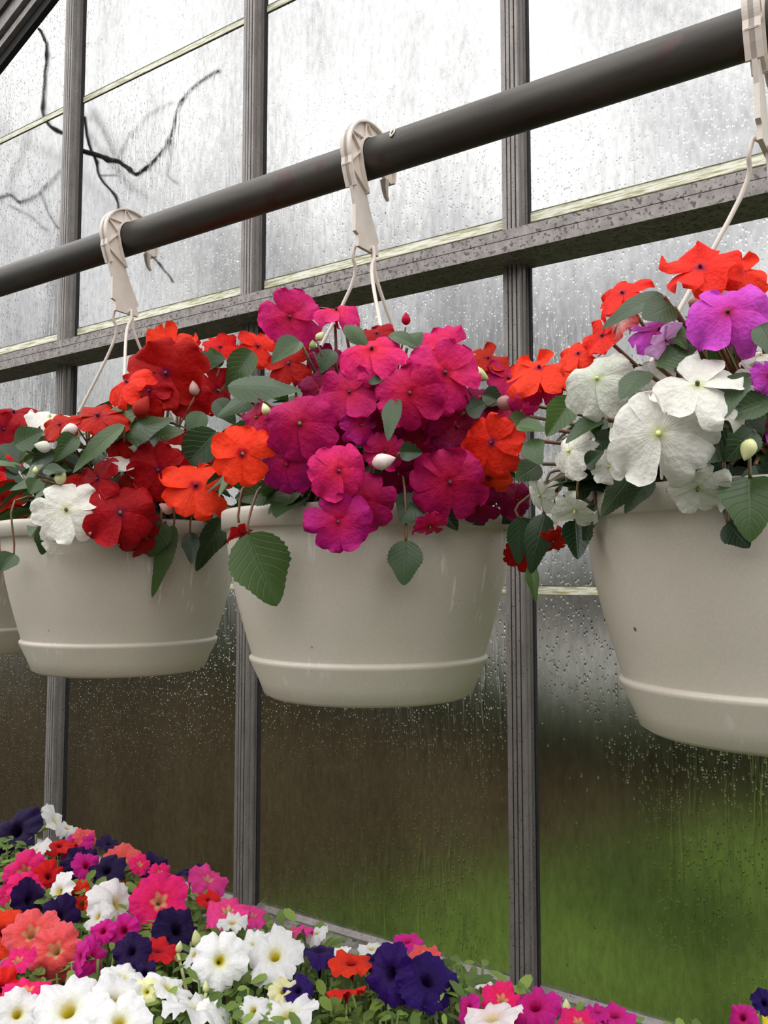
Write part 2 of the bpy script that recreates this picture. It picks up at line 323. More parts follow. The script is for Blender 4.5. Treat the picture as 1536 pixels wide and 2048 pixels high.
# lawn & garden outside
m, nt, b = mat('lawn_and_leaf_litter')
tcn = N(nt, 'ShaderNodeTexCoord'); n1 = N(nt, 'ShaderNodeTexNoise', _Scale=1.1, _Detail=4.0); L(nt, tcn.outputs['Object'], n1.inputs['Vector'])
g1 = ramp(nt, n1.outputs[0], [(.40, (.026, .042, .008)), (.60, (.105, .165, .026))])
sx = N(nt, 'ShaderNodeSeparateXYZ'); L(nt, tcn.outputs['Object'], sx.inputs[0])
n2 = N(nt, 'ShaderNodeTexNoise', _Scale=.9, _Detail=3.0); L(nt, tcn.outputs['Object'], n2.inputs['Vector'])
aa = N(nt, 'ShaderNodeMath', operation='MULTIPLY_ADD'); L(nt, n2.outputs[0], aa.inputs[0]); aa.inputs[1].default_value = 1.8; L(nt, sx.outputs[1], aa.inputs[2])
bb = N(nt, 'ShaderNodeMath', operation='MULTIPLY_ADD'); L(nt, sx.outputs[0], bb.inputs[0]); bb.inputs[1].default_value = -2.2; L(nt, aa.outputs[0], bb.inputs[2])
fb = N(nt, 'ShaderNodeMapRange'); L(nt, bb.outputs[0], fb.inputs[0]); fb.inputs[1].default_value = 9.3; fb.inputs[2].default_value = 10.3
n3 = N(nt, 'ShaderNodeTexNoise', _Scale=2.5, _Detail=5.0); L(nt, tcn.outputs['Object'], n3.inputs['Vector'])
g2 = ramp(nt, n3.outputs[0], [(.35, (.020, .015, .006)), (.65, (.062, .045, .020))])
mg = N(nt, 'ShaderNodeMixRGB'); L(nt, fb.outputs[0], mg.inputs[0]); L(nt, g1, mg.inputs[1]); L(nt, g2, mg.inputs[2])
L(nt, mg.outputs[0], b.inputs['Base Color']); b.inputs['Roughness'].default_value = .95; b.inputs['Specular IOR Level'].default_value = .04
M['ground'] = m

# ================================================================== STRUCTURE
UX = [-3.03, -2.425, -1.820, -1.204, -.610, -.005, .60]      # front left edges of the glazing bars
YG = 1.285                                                   # inner face of the glass
ZS, ZL1, ZP, ZL2, ZT = .894, CAMZ-.035, CAMZ+.562, CAMZ+1.18, CAMZ+2.35
mb = MB(); mb.box((-6, -4, -.1), (4, 1.35, 0)); tag(mb.build('floor', M['floor'], smooth=False), kind='structure')
mb = MB(); mb.box((-7, -3.2, 0), (4, -3.0, 2.7)); tag(mb.build('light_blocking_wall', M['brick'], smooth=False), kind='structure')  # unseen wall added behind the camera to block low sky light
mb = MB(); mb.box((-40, 1.35, -.12), (30, 60, -.02)); tag(mb.build('ground', M['ground'], smooth=False), kind='structure')
mb = MB(); mb.box((-40, 11.3, -.02), (30, 21, -.005)); tag(mb.build('path', M['gravel'], smooth=False), kind='structure')
mb = MB(); mb.box((-3.6, 1.215, 0), (1.3, 1.30, ZS-.06)); tag(mb.build('wall_back', M['brick'], smooth=False), kind='structure')
mb = MB(); mb.box((-3.6, 1.195, ZS-.06), (1.3, 1.31, ZS)); tag(mb.build('trim_1', M['concrete'], smooth=False), kind='structure')
mb = MB(); mb.prism([(-3.6, YG-.012, ZS), (-3.6, YG-.002, ZS), (-3.6, YG-.002, ZS+.010), (-3.6, YG-.012, ZS+.003)], (4.9, 0, 0)); tag(mb.build('trim_2', M['alu'], smooth=False), kind='structure')
# purlin: box beam in front of the bars, with a thin scored line along its face
mb = MB(); y0, z0, z1 = 1.196, CAMZ+.505, CAMZ+.5426
zm = z0+.56*(z1-z0)
mb.prism([(-3.6, y0, z0), (-3.6, YG-.002, z0), (-3.6, YG-.002, z0+.008), (-3.6, YG-.03, z1), (-3.6, y0, z1),
          (-3.6, y0, zm+.0006), (-3.6, y0+.002, zm+.0006), (-3.6, y0+.002, zm-.0006), (-3.6, y0, zm-.0006)], (4.9, 0, 0))
tag(mb.build('trim_3', M['beam'], smooth=False), kind='structure')
# rafter of the gable edge
ra, rb = onY(0, 140, 1.275), onY(110, 0, 1.275)
dr = (rb-ra).normalized(); nr = Vector((-dr.z, 0, dr.x))
if nr.z < 0: nr = -nr
slope = dr.z/dr.x
def rafter_z(x): return ra.z+(x-ra.x)*slope
def rafter_band(mb, d0, d1, ya, yb):
    a = ra-dr*1.6; l = dr*5.2
    P = [a+nr*d0, a+nr*d1]; q = [Vector((P[0].x, ya, P[0].z)), Vector((P[1].x, ya, P[1].z)), Vector((P[1].x, yb, P[1].z)), Vector((P[0].x, yb, P[0].z))]
    mb.prism(q, l)
n_trim = 4
for (d0, d1, ya, yb, mt) in ((0, .030, 1.268, 1.284, 'rubber'), (.028, .046, 1.255, 1.284, 'rafter'), (.045, .058, 1.262, 1.284, 'beam_dark'), (.057, .095, 1.245, 1.284, 'rafter'), (.094, .22, 1.235, 1.284, 'beam_dark')):
    mb = MB(); rafter_band(mb, d0, d1, ya, yb); tag(mb.build('trim_%d' % n_trim, M[mt], smooth=False), kind='structure'); n_trim += 1
# glazing bars: ribbed aluminium tee
W_ = .031
for ux in UX:
    top = min(ZT, rafter_z(ux+.02)+.02)
    if top < 1.2: continue
    yf = 1.25; x = ux
    prof = [(0, YG), (0, yf+.004), (.001, yf+.001), (.009, yf+.001), (.009, yf+.010), (.0115, yf+.010), (.0115, yf), (.0165, yf), (.017, yf+.004), (.0185, yf+.004), (.019, yf), (.0245, yf),
            (.0245, yf+.008), (.0265, yf+.008), (.0265, yf+.001), (W_, yf+.001), (W_, yf+.011), (W_+.002, yf+.011), (W_+.002, yf+.02), (W_+.000, yf+.02), (W_+.000, yf+.025), (W_+.004, yf+.025), (W_+.004, YG)]
    mb = MB(); mb.prism([(x+a, b_, ZS) for a, b_ in prof], (0, 0, top-ZS))
    mb.m = 1; mb.prism([(x+W_+.004, yf+.027, ZS), (x+W_+.007, yf+.027, ZS), (x+W_+.007, YG+.001, ZS), (x+W_+.004, YG+.001, ZS)], (0, 0, top-ZS))
    tag(mb.build('trim_%d' % n_trim, [M['alu'], M['rubber']], smooth=False), kind='structure'); n_trim += 1
# panes with lapped edges
nw = 1
for i in range(len(UX)-1):
    x0, x1 = UX[i]+.01, UX[i+1]+.008
    for (za, zb, seal) in ((ZS-.005, ZL1, True), (ZL1, ZP+.02, True), (ZP+.02, ZL2, True), (ZL2, ZT, False)):
        ta, tb = rafter_z(x0)+.02, rafter_z(x1)+.02
        if max(ta, tb) < za: continue
        pts = [(x0, za), (x1, za)]
        if tb >= zb: pts.append((x1, zb))
        else: pts.append((x1, max(tb, za)))
        if ta >= zb: pts.append((x0, zb))
        else:
            if tb > zb: pts.append((x0+(x1-x0)*(zb-ta)/(tb-ta), zb))
            if ta > za: pts.append((x0, ta))
            else: pts[0] = (x0+(x1-x0)*(za-ta)/(tb-ta), za)
        mb = MB(); mb.prism([(a, YG, z) for a, z in pts], (0, .004, 0))
        win = mb.build('window_%d' % nw, [M['glass'], M['glass_out']], smooth=False)
        bmw = bmesh.new(); bmw.from_mesh(win.data); bmesh.ops.recalc_face_normals(bmw, faces=bmw.faces); bmw.to_mesh(win.data); bmw.free()
        for pl in win.data.polygons:
            if pl.normal.y > .5 or abs(pl.normal.y) < .5: pl.material_index = 1; tag(win, kind='structure'); nw += 1
        if seal and tb > zb+.02:
            xs0 = x0 if ta > zb+.02 else x0+(x1-x0)*(zb+.02-ta)/(tb-ta)
            # lapped glass edge above: pale strip with algae lines
            hgt = .013 if zb != ZP+.02 else .016
            zz = zb if zb != ZP+.02 else ZP+.022
            mb = MB(); mb.box((xs0, YG-.003, zz), (x1, YG-.001, zz+hgt)); mb.m = 1
            mb.box((xs0, YG-.0035, zz+hgt), (x1, YG-.0005, zz+hgt+.0016)); mb.box((xs0, YG-.0035, zz-.0016), (x1, YG-.0005, zz))
            tag(mb.build('trim_%d' % n_trim, [M['seal'], M['seal_dark']], smooth=False), kind='structure'); n_trim += 1

# ================================================================== PIPE
PU, PY, PZ, PR = (-4.2, 1.0), .762, CAMZ+.466, .0215
mb = MB(); mb.tube([(PU[0]+(PU[1]-PU[0])*i/40, PY, PZ) for i in range(41)], PR, 40)
pp = mb.build('steel_pipe', M['pipe'], wloc=Vector((-1.5, PY, PZ)))
tag(pp, 'dark round steel pipe running across above the pots with baskets hooked on it', 'pipe')

q = onY(784, 275, PY-.02); q = Vector((q.x, PY-PR*math.cos(R(28)), PZ+PR*math.sin(R(28)))); mb = MB()
for k in range(9):
    a0 = 2*math.pi*k/9; a1 = 2*math.pi*(k+1)/9; nn_ = Vector((0, -math.cos(R(28)), math.sin(R(28)))); tt_ = Vector((0, math.sin(R(28)), math.cos(R(28))))
    f_ = lambda a, r: q+Vector((r*.55*math.cos(a), 0, 0))+tt_*(r*1.2*math.sin(a))+nn_*.0003
    g_ = lambda a, r: f_(a, r)+nn_*.0006
    mb.add([f_(a0, .003), f_(a1, .003), f_(a1, .0062), f_(a0, .0062), g_(a0, .003), g_(a1, .003), g_(a1, .0058), g_(a0, .0062)], [(0, 1, 2, 3), (4, 7, 6, 5), (0, 4, 5, 1), (2, 6, 7, 3)])
mb.build('paint_spot', M['seal'], pp)

# ================================================================== IMPATIENS BUILDERS
def impatiens_mesh(seed, wide=1.0, cup=0.0):
    rnd = random.Random(seed); mb = MB()
    # (angle, length, half width)
    spec = [(90, .84, .66), (18, 1.0, .60), (162, 1.0, .60), (-50, 1.02, .66), (-130, 1.02, .66)]
    for i, (ang, ln, hw) in enumerate(spec):
        ang += rnd.uniform(-8, 8); ln *= rnd.uniform(.9, 1.06); hw *= wide*rnd.uniform(.92, 1.12)
        ph, ph2 = rnd.uniform(0, 6.3), rnd.uniform(0, 6.3); curl = rnd.uniform(-.10, .30)+cup; tilt = rnd.uniform(-.12, .2); notch = rnd.uniform(.03, .13)
        tw = rnd.uniform(-.32, .32); ns, nt_ = 11, 10; bend_ = rnd.uniform(-.25, .1); vs = []; fs = []
        ca, sa = math.cos(R(ang)), math.sin(R(ang))
        for a in range(ns+1):
            s = a/ns
            wdt = hw*(s**.68)*math.sqrt(max(0, 1-s**4))*1.05
            for b_ in range(nt_+1):
                t = -1+2*b_/nt_
                x = s*ln*(1-notch*math.exp(-(t/.35)**2)*s**4) + .02
                edge = 1+.07*math.sin(5*s*3+ph)*s
                y = wdt*t*edge
                if a == ns: y = hw*.22*t; x = ln*(1-notch*math.exp(-(t/.5)**2))+.015*math.cos(4*t)
                z = tilt*s - curl*s*s + .15*math.sin(2.6*t+ph)*s*s + .06*math.sin(6*t+ph2)*s**3 + bend_*t*t*s + tw*t*s*.8 + .05*math.exp(-(t/.12)**2)*-s*.35 + .012*i
                vs.append((x*ca-y*sa, x*sa+y*ca, z))
        q = nt_+1
        fs = [(a*q+b_, (a+1)*q+b_, (a+1)*q+b_+1, a*q+b_+1) for a in range(ns) for b_ in range(nt_)]
        mb.add(vs, fs)
    return mb
IMP = [impatiens_mesh(100+i, .95+.04*(i % 4), (.0, .12, -.05, .25)[i % 4]) for i in range(14)]
def centre_mesh():
    mb = MB(); mb.tube([(0, 0, -.02), (0, .0, .06), (0, -.03, .13), (0, -.055, .17)], [.035, .05, .048, .02], 8); return mb
def spur_mesh():
    mb = MB(); mb.tube(smooth_poly([(0, 0, .0), (0, -.05, -.15), (0, -.25, -.35), (0, -.55, -.42), (0, -.8, -.3)], 3), [.10-.0065*i for i in range(13)], 7); return mb
CEN, SPU = centre_mesh(), spur_mesh()
M['eye_dark'] = noisy('dark_stamen_cap', (.05, .01, .03), (.12, .02, .06), 9, .5)
M['eye_green'] = noisy('green_seed_nub', (.05, .1, .02), (.1, .15, .03), 9, .5)
M['eye_pale'] = noisy('pale_yellow_nub', (.6, .6, .2), (.7, .7, .3), 9, .5)
cache = {}
def shared(key, mb, mt, nm):
    k = (key, mt.name)
    if k not in cache: cache[k] = mb.mesh(nm, [mt])
    return cache[k]
def orient(nrm, up, roll=0):
    n = nrm.normalized(); u = (up-n*up.dot(n))
    if u.length < 1e-3: u = n.orthogonal()
    u.normalize(); x = u.cross(n)
    return Matrix((x, u, n)).transposed().to_4x4() @ Matrix.Rotation(R(roll), 4, 'Z')
def face_dir(p, pitch, yaw):
    c = (O-p).normalized(); r = UPV.cross(c).normalized()      # r points to the picture's right as seen from the path
    u = c.cross(r)
    return (c*math.cos(R(pitch))*math.cos(R(yaw)) + u*math.sin(R(pitch)) + r*math.sin(R(yaw))*math.cos(R(pitch))).normalized()
def add_flower(root, p, rad, col, pitch, yaw, roll, variant, eye, label=None):
    me = shared(('imp', variant), IMP[variant], PM[col], 'flower')
    f = bpy.data.objects.new('flower', me); sc.collection.objects.link(f); f.parent = root
    f.matrix_basis = Matrix.Translation(p-root.location) @ orient(face_dir(p, pitch, yaw), UPV, roll) @ Matrix.Scale(rad, 4)
    c = bpy.data.objects.new('flower_center', shared('cen', CEN, M[eye], 'flower_center')); sc.collection.objects.link(c); c.parent = f
    s = bpy.data.objects.new('spur', shared('spu', SPU, PM[col], 'spur')); sc.collection.objects.link(s); s.parent = f
    return f
def leaf_geo(mb, base, tip, nrm, width, bend=.15, fold=.22, serr=.018, rnd=random, tw=0, ns=14, nt_=6, shp=(.55, .82)):
    base, tip = Vector(base), Vector(tip); ax = tip-base; ln = ax.length; ax.normalize()
    n = (nrm-ax*nrm.dot(ax)).normalized(); sd = ax.cross(n); vs = []; uv = []
    ph = rnd.uniform(0, 6)
    pk = (shp[0]/(shp[0]+shp[1])); mxv = pk**shp[0]*(1-pk)**shp[1]
    for a in range(ns+1):
        s = a/ns; wv = (max(s, 1e-4)**shp[0])*(max(1-s, 0)**shp[1])/mxv*(1-.20*math.sin(math.pi*max(0, s-.5)*2))
        for b_ in range(nt_+1):
            t = -1+2*b_/nt_
            hw = width/2*wv*(1 + (serr*2*(1 if a % 2 else -1) if abs(t) > .99 and 0 < a < ns else 0))
            zz = fold*abs(t)*hw - bend*ln*(s*s) + .05*ln*math.sin(5*s+ph)*t*wv*.5 + tw*t*hw*s
            vs.append(base+ax*(s*ln)+sd*(t*hw)+n*zz); uv.append((t, s))
    q = nt_+1
    mb.add(vs, [(a*q+b_, a*q+b_+1, (a+1)*q+b_+1, (a+1)*q+b_) for a in range(ns) for b_ in range(nt_)], uv)

# ------------------------------------------------------------------ pot and hanger
POT = [(.098, -.130), (.107, -.1295), (.1125, -.126), (.118, -.112), (.1275, -.0925), (.1285, -.0895), (.1275, -.0880), (.1255, -.0875), (.1258, -.0855), (.1335, -.060), (.1405, -.035), (.1465, -.010), (.1505, .012), (.1530, .032), (.1535, .0425),
       (.1560, .0440), (.1590, .0450), (.1596, .060), (.1590, .0635), (.1570, .0650), (.1545, .0635), (.1535, .050), (.148, .012), (.139, -.03), (.125, -.08), (.110, -.118), (.0, -.120)]
def make_pot(root, cu):
    mb = MB(); mb.lathe([(0, -.130)]+POT, 120)
    o = mb.build('pot', M['pot']); o.parent = root; o.location = Vector((cu, PY, CAMZ))-root.location
    mb = MB(); mb.lathe([(0, .047), (.05, .049), (.1, .044), (.1525, .04)], 40)
    s = mb.build('soil', M['soil']); s.parent = root; s.location = o.location
def hook_outline():
    # in the plane across the pipe: (y, z) relative to pipe axis; y<0 faces the camera side
    out, inn = [], []
    ro, ri = .046, .0224
    for a in range(-20, 201, 5):                       # arc from the back tip over the top to the front
        g = R(a); out.append((ro*math.cos(g), ro*math.sin(g)*.87)); inn.append((ri*math.cos(g), ri*math.sin(g)))
    return out, inn
def make_hanger(root, cu):
    c = Vector((cu, PY, PZ)); out, inn = hook_outline(); mb = MB(); th = .0022
    def P(x, yz, dy=0): return c+Vector((x, yz[0], yz[1]))
    outer = out + [(-.0435, -.022), (-.0400, -.032), (-.0350, -.044), (-.0290, -.062), (-.0290, -.092), (-.0230, -.0945), (-.0230, -.1075)]
    inner = inn + [(-.0185, -.018), (-.0140, -.030), (-.0080, -.044), (-.0000, -.062), (.0165, -.092), (.0125, -.0935), (.0160, -.1075)]
    NB = len(out)+3
    def strip(A, B, w0):
        n = len(A); vs = []
        for a, b_ in zip(A, B): vs += [P(-w0, a), P(-w0, b_), P(w0, a), P(w0, b_)]
        fs = []
        for i in range(n-1):
            k, q = i*4, (i+1)*4
            fs += [(k, k+1, q+1, q), (k+2, q+2, q+3, k+3), (k, q, q+2, k+2), (k+1, k+3, q+3, q+1)]
        fs += [(0, 2, 3, 1), ((n-1)*4, (n-1)*4+1, (n-1)*4+3, (n-1)*4+2)]
        mb.add(vs, fs)
    strip(outer, inner, th)
    # raised flanges along both edges, and the zigzag ribs between them
    mid = [(a[0]*.9+b_[0]*.1, a[1]*.9+b_[1]*.1) for a, b_ in zip(outer[:NB], inner[:NB])]
    strip(outer[:NB], mid, .0070)
    mid2 = [(a[0]*.1+b_[0]*.9, a[1]*.1+b_[1]*.9) for a, b_ in zip(outer[:NB], inner[:NB])]
    strip(mid2, inner[:NB], .0070)
    for i in range(5, 46, 5):
        a, b_ = (outer[i], inner[min(i+5, NB-1)]) if (i//5) % 2 else (inner[i], outer[min(i+5, NB-1)])
        v = Vector((0, b_[0]-a[0], b_[1]-a[1])).normalized(); s_ = Vector((0, -v.z, v.y))*.0007
        A, B = c+Vector((0, a[0], a[1])), c+Vector((0, b_[0], b_[1]))
        X = Vector((.0055, 0, 0))
        mb.add([A-X-s_, A-X+s_, B-X+s_, B-X-s_, A+X-s_, A+X+s_, B+X+s_, B+X-s_], [(0, 3, 2, 1), (4, 5, 6, 7), (0, 1, 5, 4), (1, 2, 6, 5), (2, 3, 7, 6), (3, 0, 4, 7)])
    mb.tube([c+Vector((0, -.010, -.05)), c+Vector((0, .0, -.088))], [.0028, .0012], 6)   # central rib on the stem
    # back tip curls out
    mb.tube([c+Vector((0, .031, -.012)), c+Vector((0, .0315, -.022)), c+Vector((0, .034, -.030)), c+Vector((0, .038, -.034))], [.0055, .004, .003, .002], 8)
    hk = mb.build('hanger_hook', M['plastic'], root, smooth=False)
    # three strands spreading from under the plate to the rim
    zb = PZ-.1075; rimz = CAMZ+.066
    for i, ang in enumerate((200, 320, 80)):
        e = Vector((cu+.153*math.cos(R(ang)), PY+.153*math.sin(R(ang)), rimz))
        o0 = Vector((cu, PY-.003, zb)); dv = (e-o0); h = Vector((dv.x, dv.y, 0)).normalized()
        s0 = o0+Vector((0, (-.012, .008, 0)[i], .002))
        pts = smooth_poly([s0-Vector((0, 0, 0)), s0+h*.006+Vector((0, 0, .003)), s0+h*.010+Vector((0, 0, -.010)), o0+h*.020+Vector((0, 0, -.040)), o0+dv*.6+Vector((0, 0, .006)), e], 5)
        mb = MB(); mb.tube(pts, [.0026]*6+[.0021]*(len(pts)-6), 8)
        mb.tube([e+Vector((0, 0, .006)), e-Vector((0, 0, .012))], [.004, .004], 8)
        mb.build('hanger_strand', M['plastic'], root)

# dome on which blooms sit
def dome_val(p, c, rx, up, dn):
    d = p-c; rz = up if d.z > 0 else dn
    return (d.x/rx)**2+(d.y/rx)**2+(d.z/rz)**2
def dome_hit(px, py, c, rx=.205, up=.215, dn=.15):
    d = ray(px, py); best = None; z0 = depth(c)
    t = z0-.32
    while t < z0+.2:
        p = O+d*t; v = dome_val(p, c, rx, up, dn)
        if v <= 1: return p
        if best is None or v < best[0]: best = (v, p)
        t += .004
    return best[1]
def pot_front(px, py, cu):          # point just in front of the pot wall
    d = ray(px, py); c = Vector((cu, PY, 0)); best = None; t = .3
    while t < 2.2:
        p = O+d*t; r = math.hypot(p.x-cu, p.y-PY)
        if r < .172: return p
        if best is None or r < best[0]: best = (r, p)
        t += .004
    return best[1]
M['bud_red'] = petal('bud_red', (.6, .1, .06), (.55, .03, .02), (.5, .02, .01))
def teardrop(mb, p, d, ln, r):
    d = d.normalized(); pr = [(0, .25), (.12, .7), (.3, 1.0), (.5, .95), (.7, .7), (.88, .35), (1, .05)]
    mb.tube([p+d*(ln*a) for a, _ in pr], [r*b_ for _, b_ in pr], 9)

def basket(cu, label, flowers, leaves, buds, n_fill, seed, seat_bits=()):
    rnd = random.Random(seed)
    root = empty('hanging_flower_basket', Vector((cu, PY, CAMZ-.130)))
    tag(root, label, 'hanging basket', 'white hanging baskets on the pipe')
    make_pot(root, cu); make_hanger(root, cu)
    c = Vector((cu, PY, CAMZ+.085)); stems = MB(); mouth = Vector((cu, PY, CAMZ+.05))
    def stem_to(p, r=.0016):
        a = rnd.uniform(0, 6.28); s = mouth+Vector((math.cos(a), math.sin(a), 0))*rnd.uniform(.01, .09)
        h = Vector((p.x-cu, p.y-PY, 0)); h = h.normalized()*min(.11, h.length) if h.length > 1e-4 else h
        m1 = Vector((cu, PY, CAMZ+.085+max(0, p.z-c.z)*.55))+h*.9
        q = p-(p-m1)*.03
        if p.z < CAMZ+.07 and math.hypot(p.x-cu, p.y-PY) > .12:
            h = Vector((p.x-cu, p.y-PY, 0)).normalized(); m1 = Vector((cu, PY, 0))+h*.168; m1.z = CAMZ+.086
            stems.tube(smooth_poly([s, s*.5+m1*.5+Vector((0, 0, .02)), m1, p+Vector((0, 0, .012)), p], 3), [r*1.2]*6+[r*.8]*7, 5); return
        stems.tube(smooth_poly([s, s*.5+m1*.5+Vector((0, 0, .01)), m1, q], 3), [r*1.9]*4+[r*1.5]*3+[r]*3, 5)
    for e in flowers:
        px, py, rp, col = e[:4]; pitch = e[4] if len(e) > 4 else rnd.uniform(-5, 30); yaw = e[5] if len(e) > 5 else rnd.uniform(-22, 22)
        back = e[6] if len(e) > 6 else 0; roll = e[7] if len(e) > 7 else rnd.uniform(-25, 25)
        p = dome_hit(px, py, c)
        d = ray(px, py); p = p + d*(back+rnd.uniform(-.008, .008))
        rr = math.hypot(p.x-cu, p.y-PY)
        if p.z < CAMZ+.08 and rr < .175: p = pot_front(px, py, cu)-d*.012
        eye = 'eye_pale' if col in ('white', 'gwhite', 'lilac') and rnd.random() < .6 else ('eye_dark' if rnd.random() < .6 else 'eye_green')
        add_flower(root, p, rp*depth(p)/F*1.04, col, pitch, yaw, roll, rnd.randrange(len(IMP)), eye)
        stem_to(p-face_dir(p, pitch, yaw)*.012)
    for e in leaves:
        bx, by, tx, ty, wd = e[:5]; tone = e[5] if len(e) > 5 else rnd.uniform(.2, .6); back = e[6] if len(e) > 6 else 0
        cxm, cym = (bx+tx)/2, (by+ty)/2
        p = dome_hit(cxm, cym, c, .21, .22, .16); dm = ray(cxm, cym)
        if p.z < CAMZ+.07: p = pot_front(cxm, cym, cu)
        D = depth(p)+back-.006
        tilt = rnd.uniform(-.012, .012)
        a, b_ = O+ray(bx, by)*(D+.008), O+ray(tx, ty)*(D-.004+tilt)
        mb = MB(); mb.j = tone
        n = ((O-p).normalized()*1.0+UPV*rnd.uniform(.25, .7)+RT*rnd.uniform(-.35, .35)).normalized()
        leaf_geo(mb, a, b_, n, wd*D/F*1.12, rnd.uniform(-.1, .4), rnd.uniform(-.2, .6), rnd=rnd, tw=rnd.uniform(-.5, .5), ns=26, nt_=8)
        mb.build('leaf', M['leaf'], root); stem_to(a)
    for e in buds:
        px, py, ln, col, ang = e
        p = dome_hit(px, py, c)-ray(px, py)*.01; D = depth(p)
        d = RT*math.cos(R(ang))+UPV*math.sin(R(ang))
        mb = MB(); teardrop(mb, p-d*(ln*.5*D/F), d, ln*D/F, ln*.36*D/F)
        mb.build('flower_bud', PM.get(col) or M.get(col), root); stem_to(p-d*(ln*.5*D/F), .001)
    # foliage filling the mound
    mb = MB(); k = 0
    while k < n_fill:
        th = rnd.uniform(0, 6.283); ph = math.asin(rnd.uniform(-.45, 1)); s = rnd.uniform(.4, .77)
        hd = Vector((math.cos(th)*math.cos(ph), math.sin(th)*math.cos(ph), math.sin(ph)))
        p = c+Vector((hd.x*.195*s, hd.y*.195*s, hd.z*(.19 if hd.z > 0 else .11)*s))
        if p.z < CAMZ+.07 and math.hypot(p.x-cu, p.y-PY) < .165: continue
        dirv = (Vector((hd.x, hd.y, rnd.uniform(-.7, .25)))+Vector((rnd.uniform(-.5, .5), rnd.uniform(-.5, .5), 0))).normalized()
        ln = rnd.uniform(.04, .065); mb.j = rnd.uniform(0, .75)
        leaf_geo(mb, p, p+dirv*ln, (hd+UPV*.5+Vector((rnd.uniform(-.4, .4), rnd.uniform(-.4, .4), 0))), ln*rnd.uniform(.5, .65), rnd.uniform(.05, .3), .25, rnd=rnd, ns=10, nt_=4)
        if k % 3 == 0: stem_to(p, .0014)
        k += 1
    mb.build('foliage', M['leaf'], root); stems.build('stems', M['stem'], root)
    return root
CU = [-.536-.41, -.536, -.124, -.536-.82]
# x, y, radius in px, colour, pitch, yaw, depth back, roll
LEFT = [(240,1025,72,'red',10,5,-.01,0),(391,972,74,'scarlet',30,0,-.035,0),(318,939,62,'red',0,-10,.01),(197,958,52,'red',10,-50,.01),(180,1025,52,'red',-10,-45,.02),
 (292,1072,52,'red',-30,30,.02),(332,745,80,'red',5,-10,0),(255,765,50,'scarlet',40,-50,-.01),(345,688,52,'scarlet',55,0,.02),(197,833,60,'red',45,-30,.0),(120,850,40,'red',35,-30,.01),
 (433,780,55,'red',0,50,.03),(440,695,38,'scarlet',40,10,.04),(440,935,40,'red',0,30,-.0),(132,1019,66,'white',5,0,-.01,20),(262,918,55,'white',60,20,.03),(335,900,38,'white',60,0,.03),
 (101,835,45,'white',65,-20,.04),(112,1080,30,'white',-20,0,.03),(290,820,36,'red',-20,0,.03),(235,885,36,'red',0,-30,.03),(515,693,46,'scarlet',30,20,.07),(372,700,34,'scarlet',20,20,.05),(262,985,46,'red',0,-20,.03),(352,895,40,'red',20,20,.035),(215,1060,34,'red',-40,-30,.02),(380,800,44,'red',0,10,.04),(150,975,36,'red',10,-30,.03),(300,780,44,'red',0,-30,.03)]
LEFTL = [(370,737,455,722,52,.25),(505,702,452,775,55,.5),(403,823,378,874,42,.45),(250,870,342,835,60,.25,0),(248,850,130,932,44,.55,-.01),(195,880,275,790,66,.85,.02),(432,862,362,940,66,.15),
 (322,1042,302,1115,52,.4,-.01),(348,1050,302,1192,34,.6,.0),(380,1065,383,1130,32,.05),(445,1035,393,1140,44,.25),(92,1052,88,1110,38,.3),(28,1108,2,1142,42,.3),(150,872,114,912,38,.35),
 (75,958,60,988,34,.45),(30,890,85,860,50,.35),(88,938,132,944,26,.2),(440,735,420,695,30,.7),(470,1040,430,1098,30,.1),(300,880,355,855,50,.3,.02),(200,960,235,1000,40,.1,.04),(110,905,60,925,36,.1,.03),(330,1010,380,1040,40,.15,.03)]
LEFTB = [(388,776,30,'salmonback',100),(122,953,32,'cream2',70),(71,940,16,'cream2',90),(284,812,46,'bud_red',60),(332,1016,32,'salmonback',150),(85,893,34,'white',170),(138,860,34,'lilac2',200)]
MID = [(484,907,68,'scarlet',5,10,-.03,0),(580,633,64,'pink',12,0,-.01,10),(672,622,50,'pink',62,10,0),(743,700,68,'pink',50,0,-.005,10),(882,690,58,'pink',35,10,.02),(890,745,78,'pink',15,10,-.02,-15),(820,785,70,'mag',5,-5,-.01),
 (600,847,74,'mag',8,-5,-.01),(699,785,62,'mag',25,0,.01),(574,928,58,'purp',0,-10,0),(676,941,62,'pink',5,15,-.02),(728,1000,66,'mag',-8,5,0),(676,1042,66,'purp',0,0,-.02),
 (899,962,78,'mag',-5,8,-.01),(770,835,62,'dmag',-10,0,.03),(912,852,66,'dmag',0,20,.02),(860,1052,36,'mag',-50,20,0),(1016,757,52,'mag',30,25,.02),(975,718,46,'red',50,20,.03),(753,668,42,'red',50,0,.05),
 (515,835,44,'mag',10,-50,.01),(795,945,52,'dmag',-30,20,.03),(985,884,64,'orange',0,-25,-.02),(978,955,46,'orange',-40,0,.02),(653,727,40,'dmag',20,0,.05),(1032,1000,40,'dmag',0,30,.03),(482,1068,30,'red',-60,20,.01),
 (578,727,48,'red',20,-20,.06),(660,870,48,'dmag',0,0,.03),(960,810,48,'dmag',10,20,.03),(830,890,46,'dmag',0,0,.04),(740,760,44,'mag',30,10,.03),(940,900,44,'dmag',-10,20,.03),(870,850,46,'mag',0,0,.02),(720,850,40,'purp',10,40,.01),(1040,1112,34,'red',-30,0,.05),(990,830,46,'mag',10,20,.03),(840,960,46,'dmag',-10,0,.03),(640,780,46,'dmag',10,-20,.04),(960,1010,44,'dmag',-20,20,.03),(770,900,44,'mag',0,10,.02)]
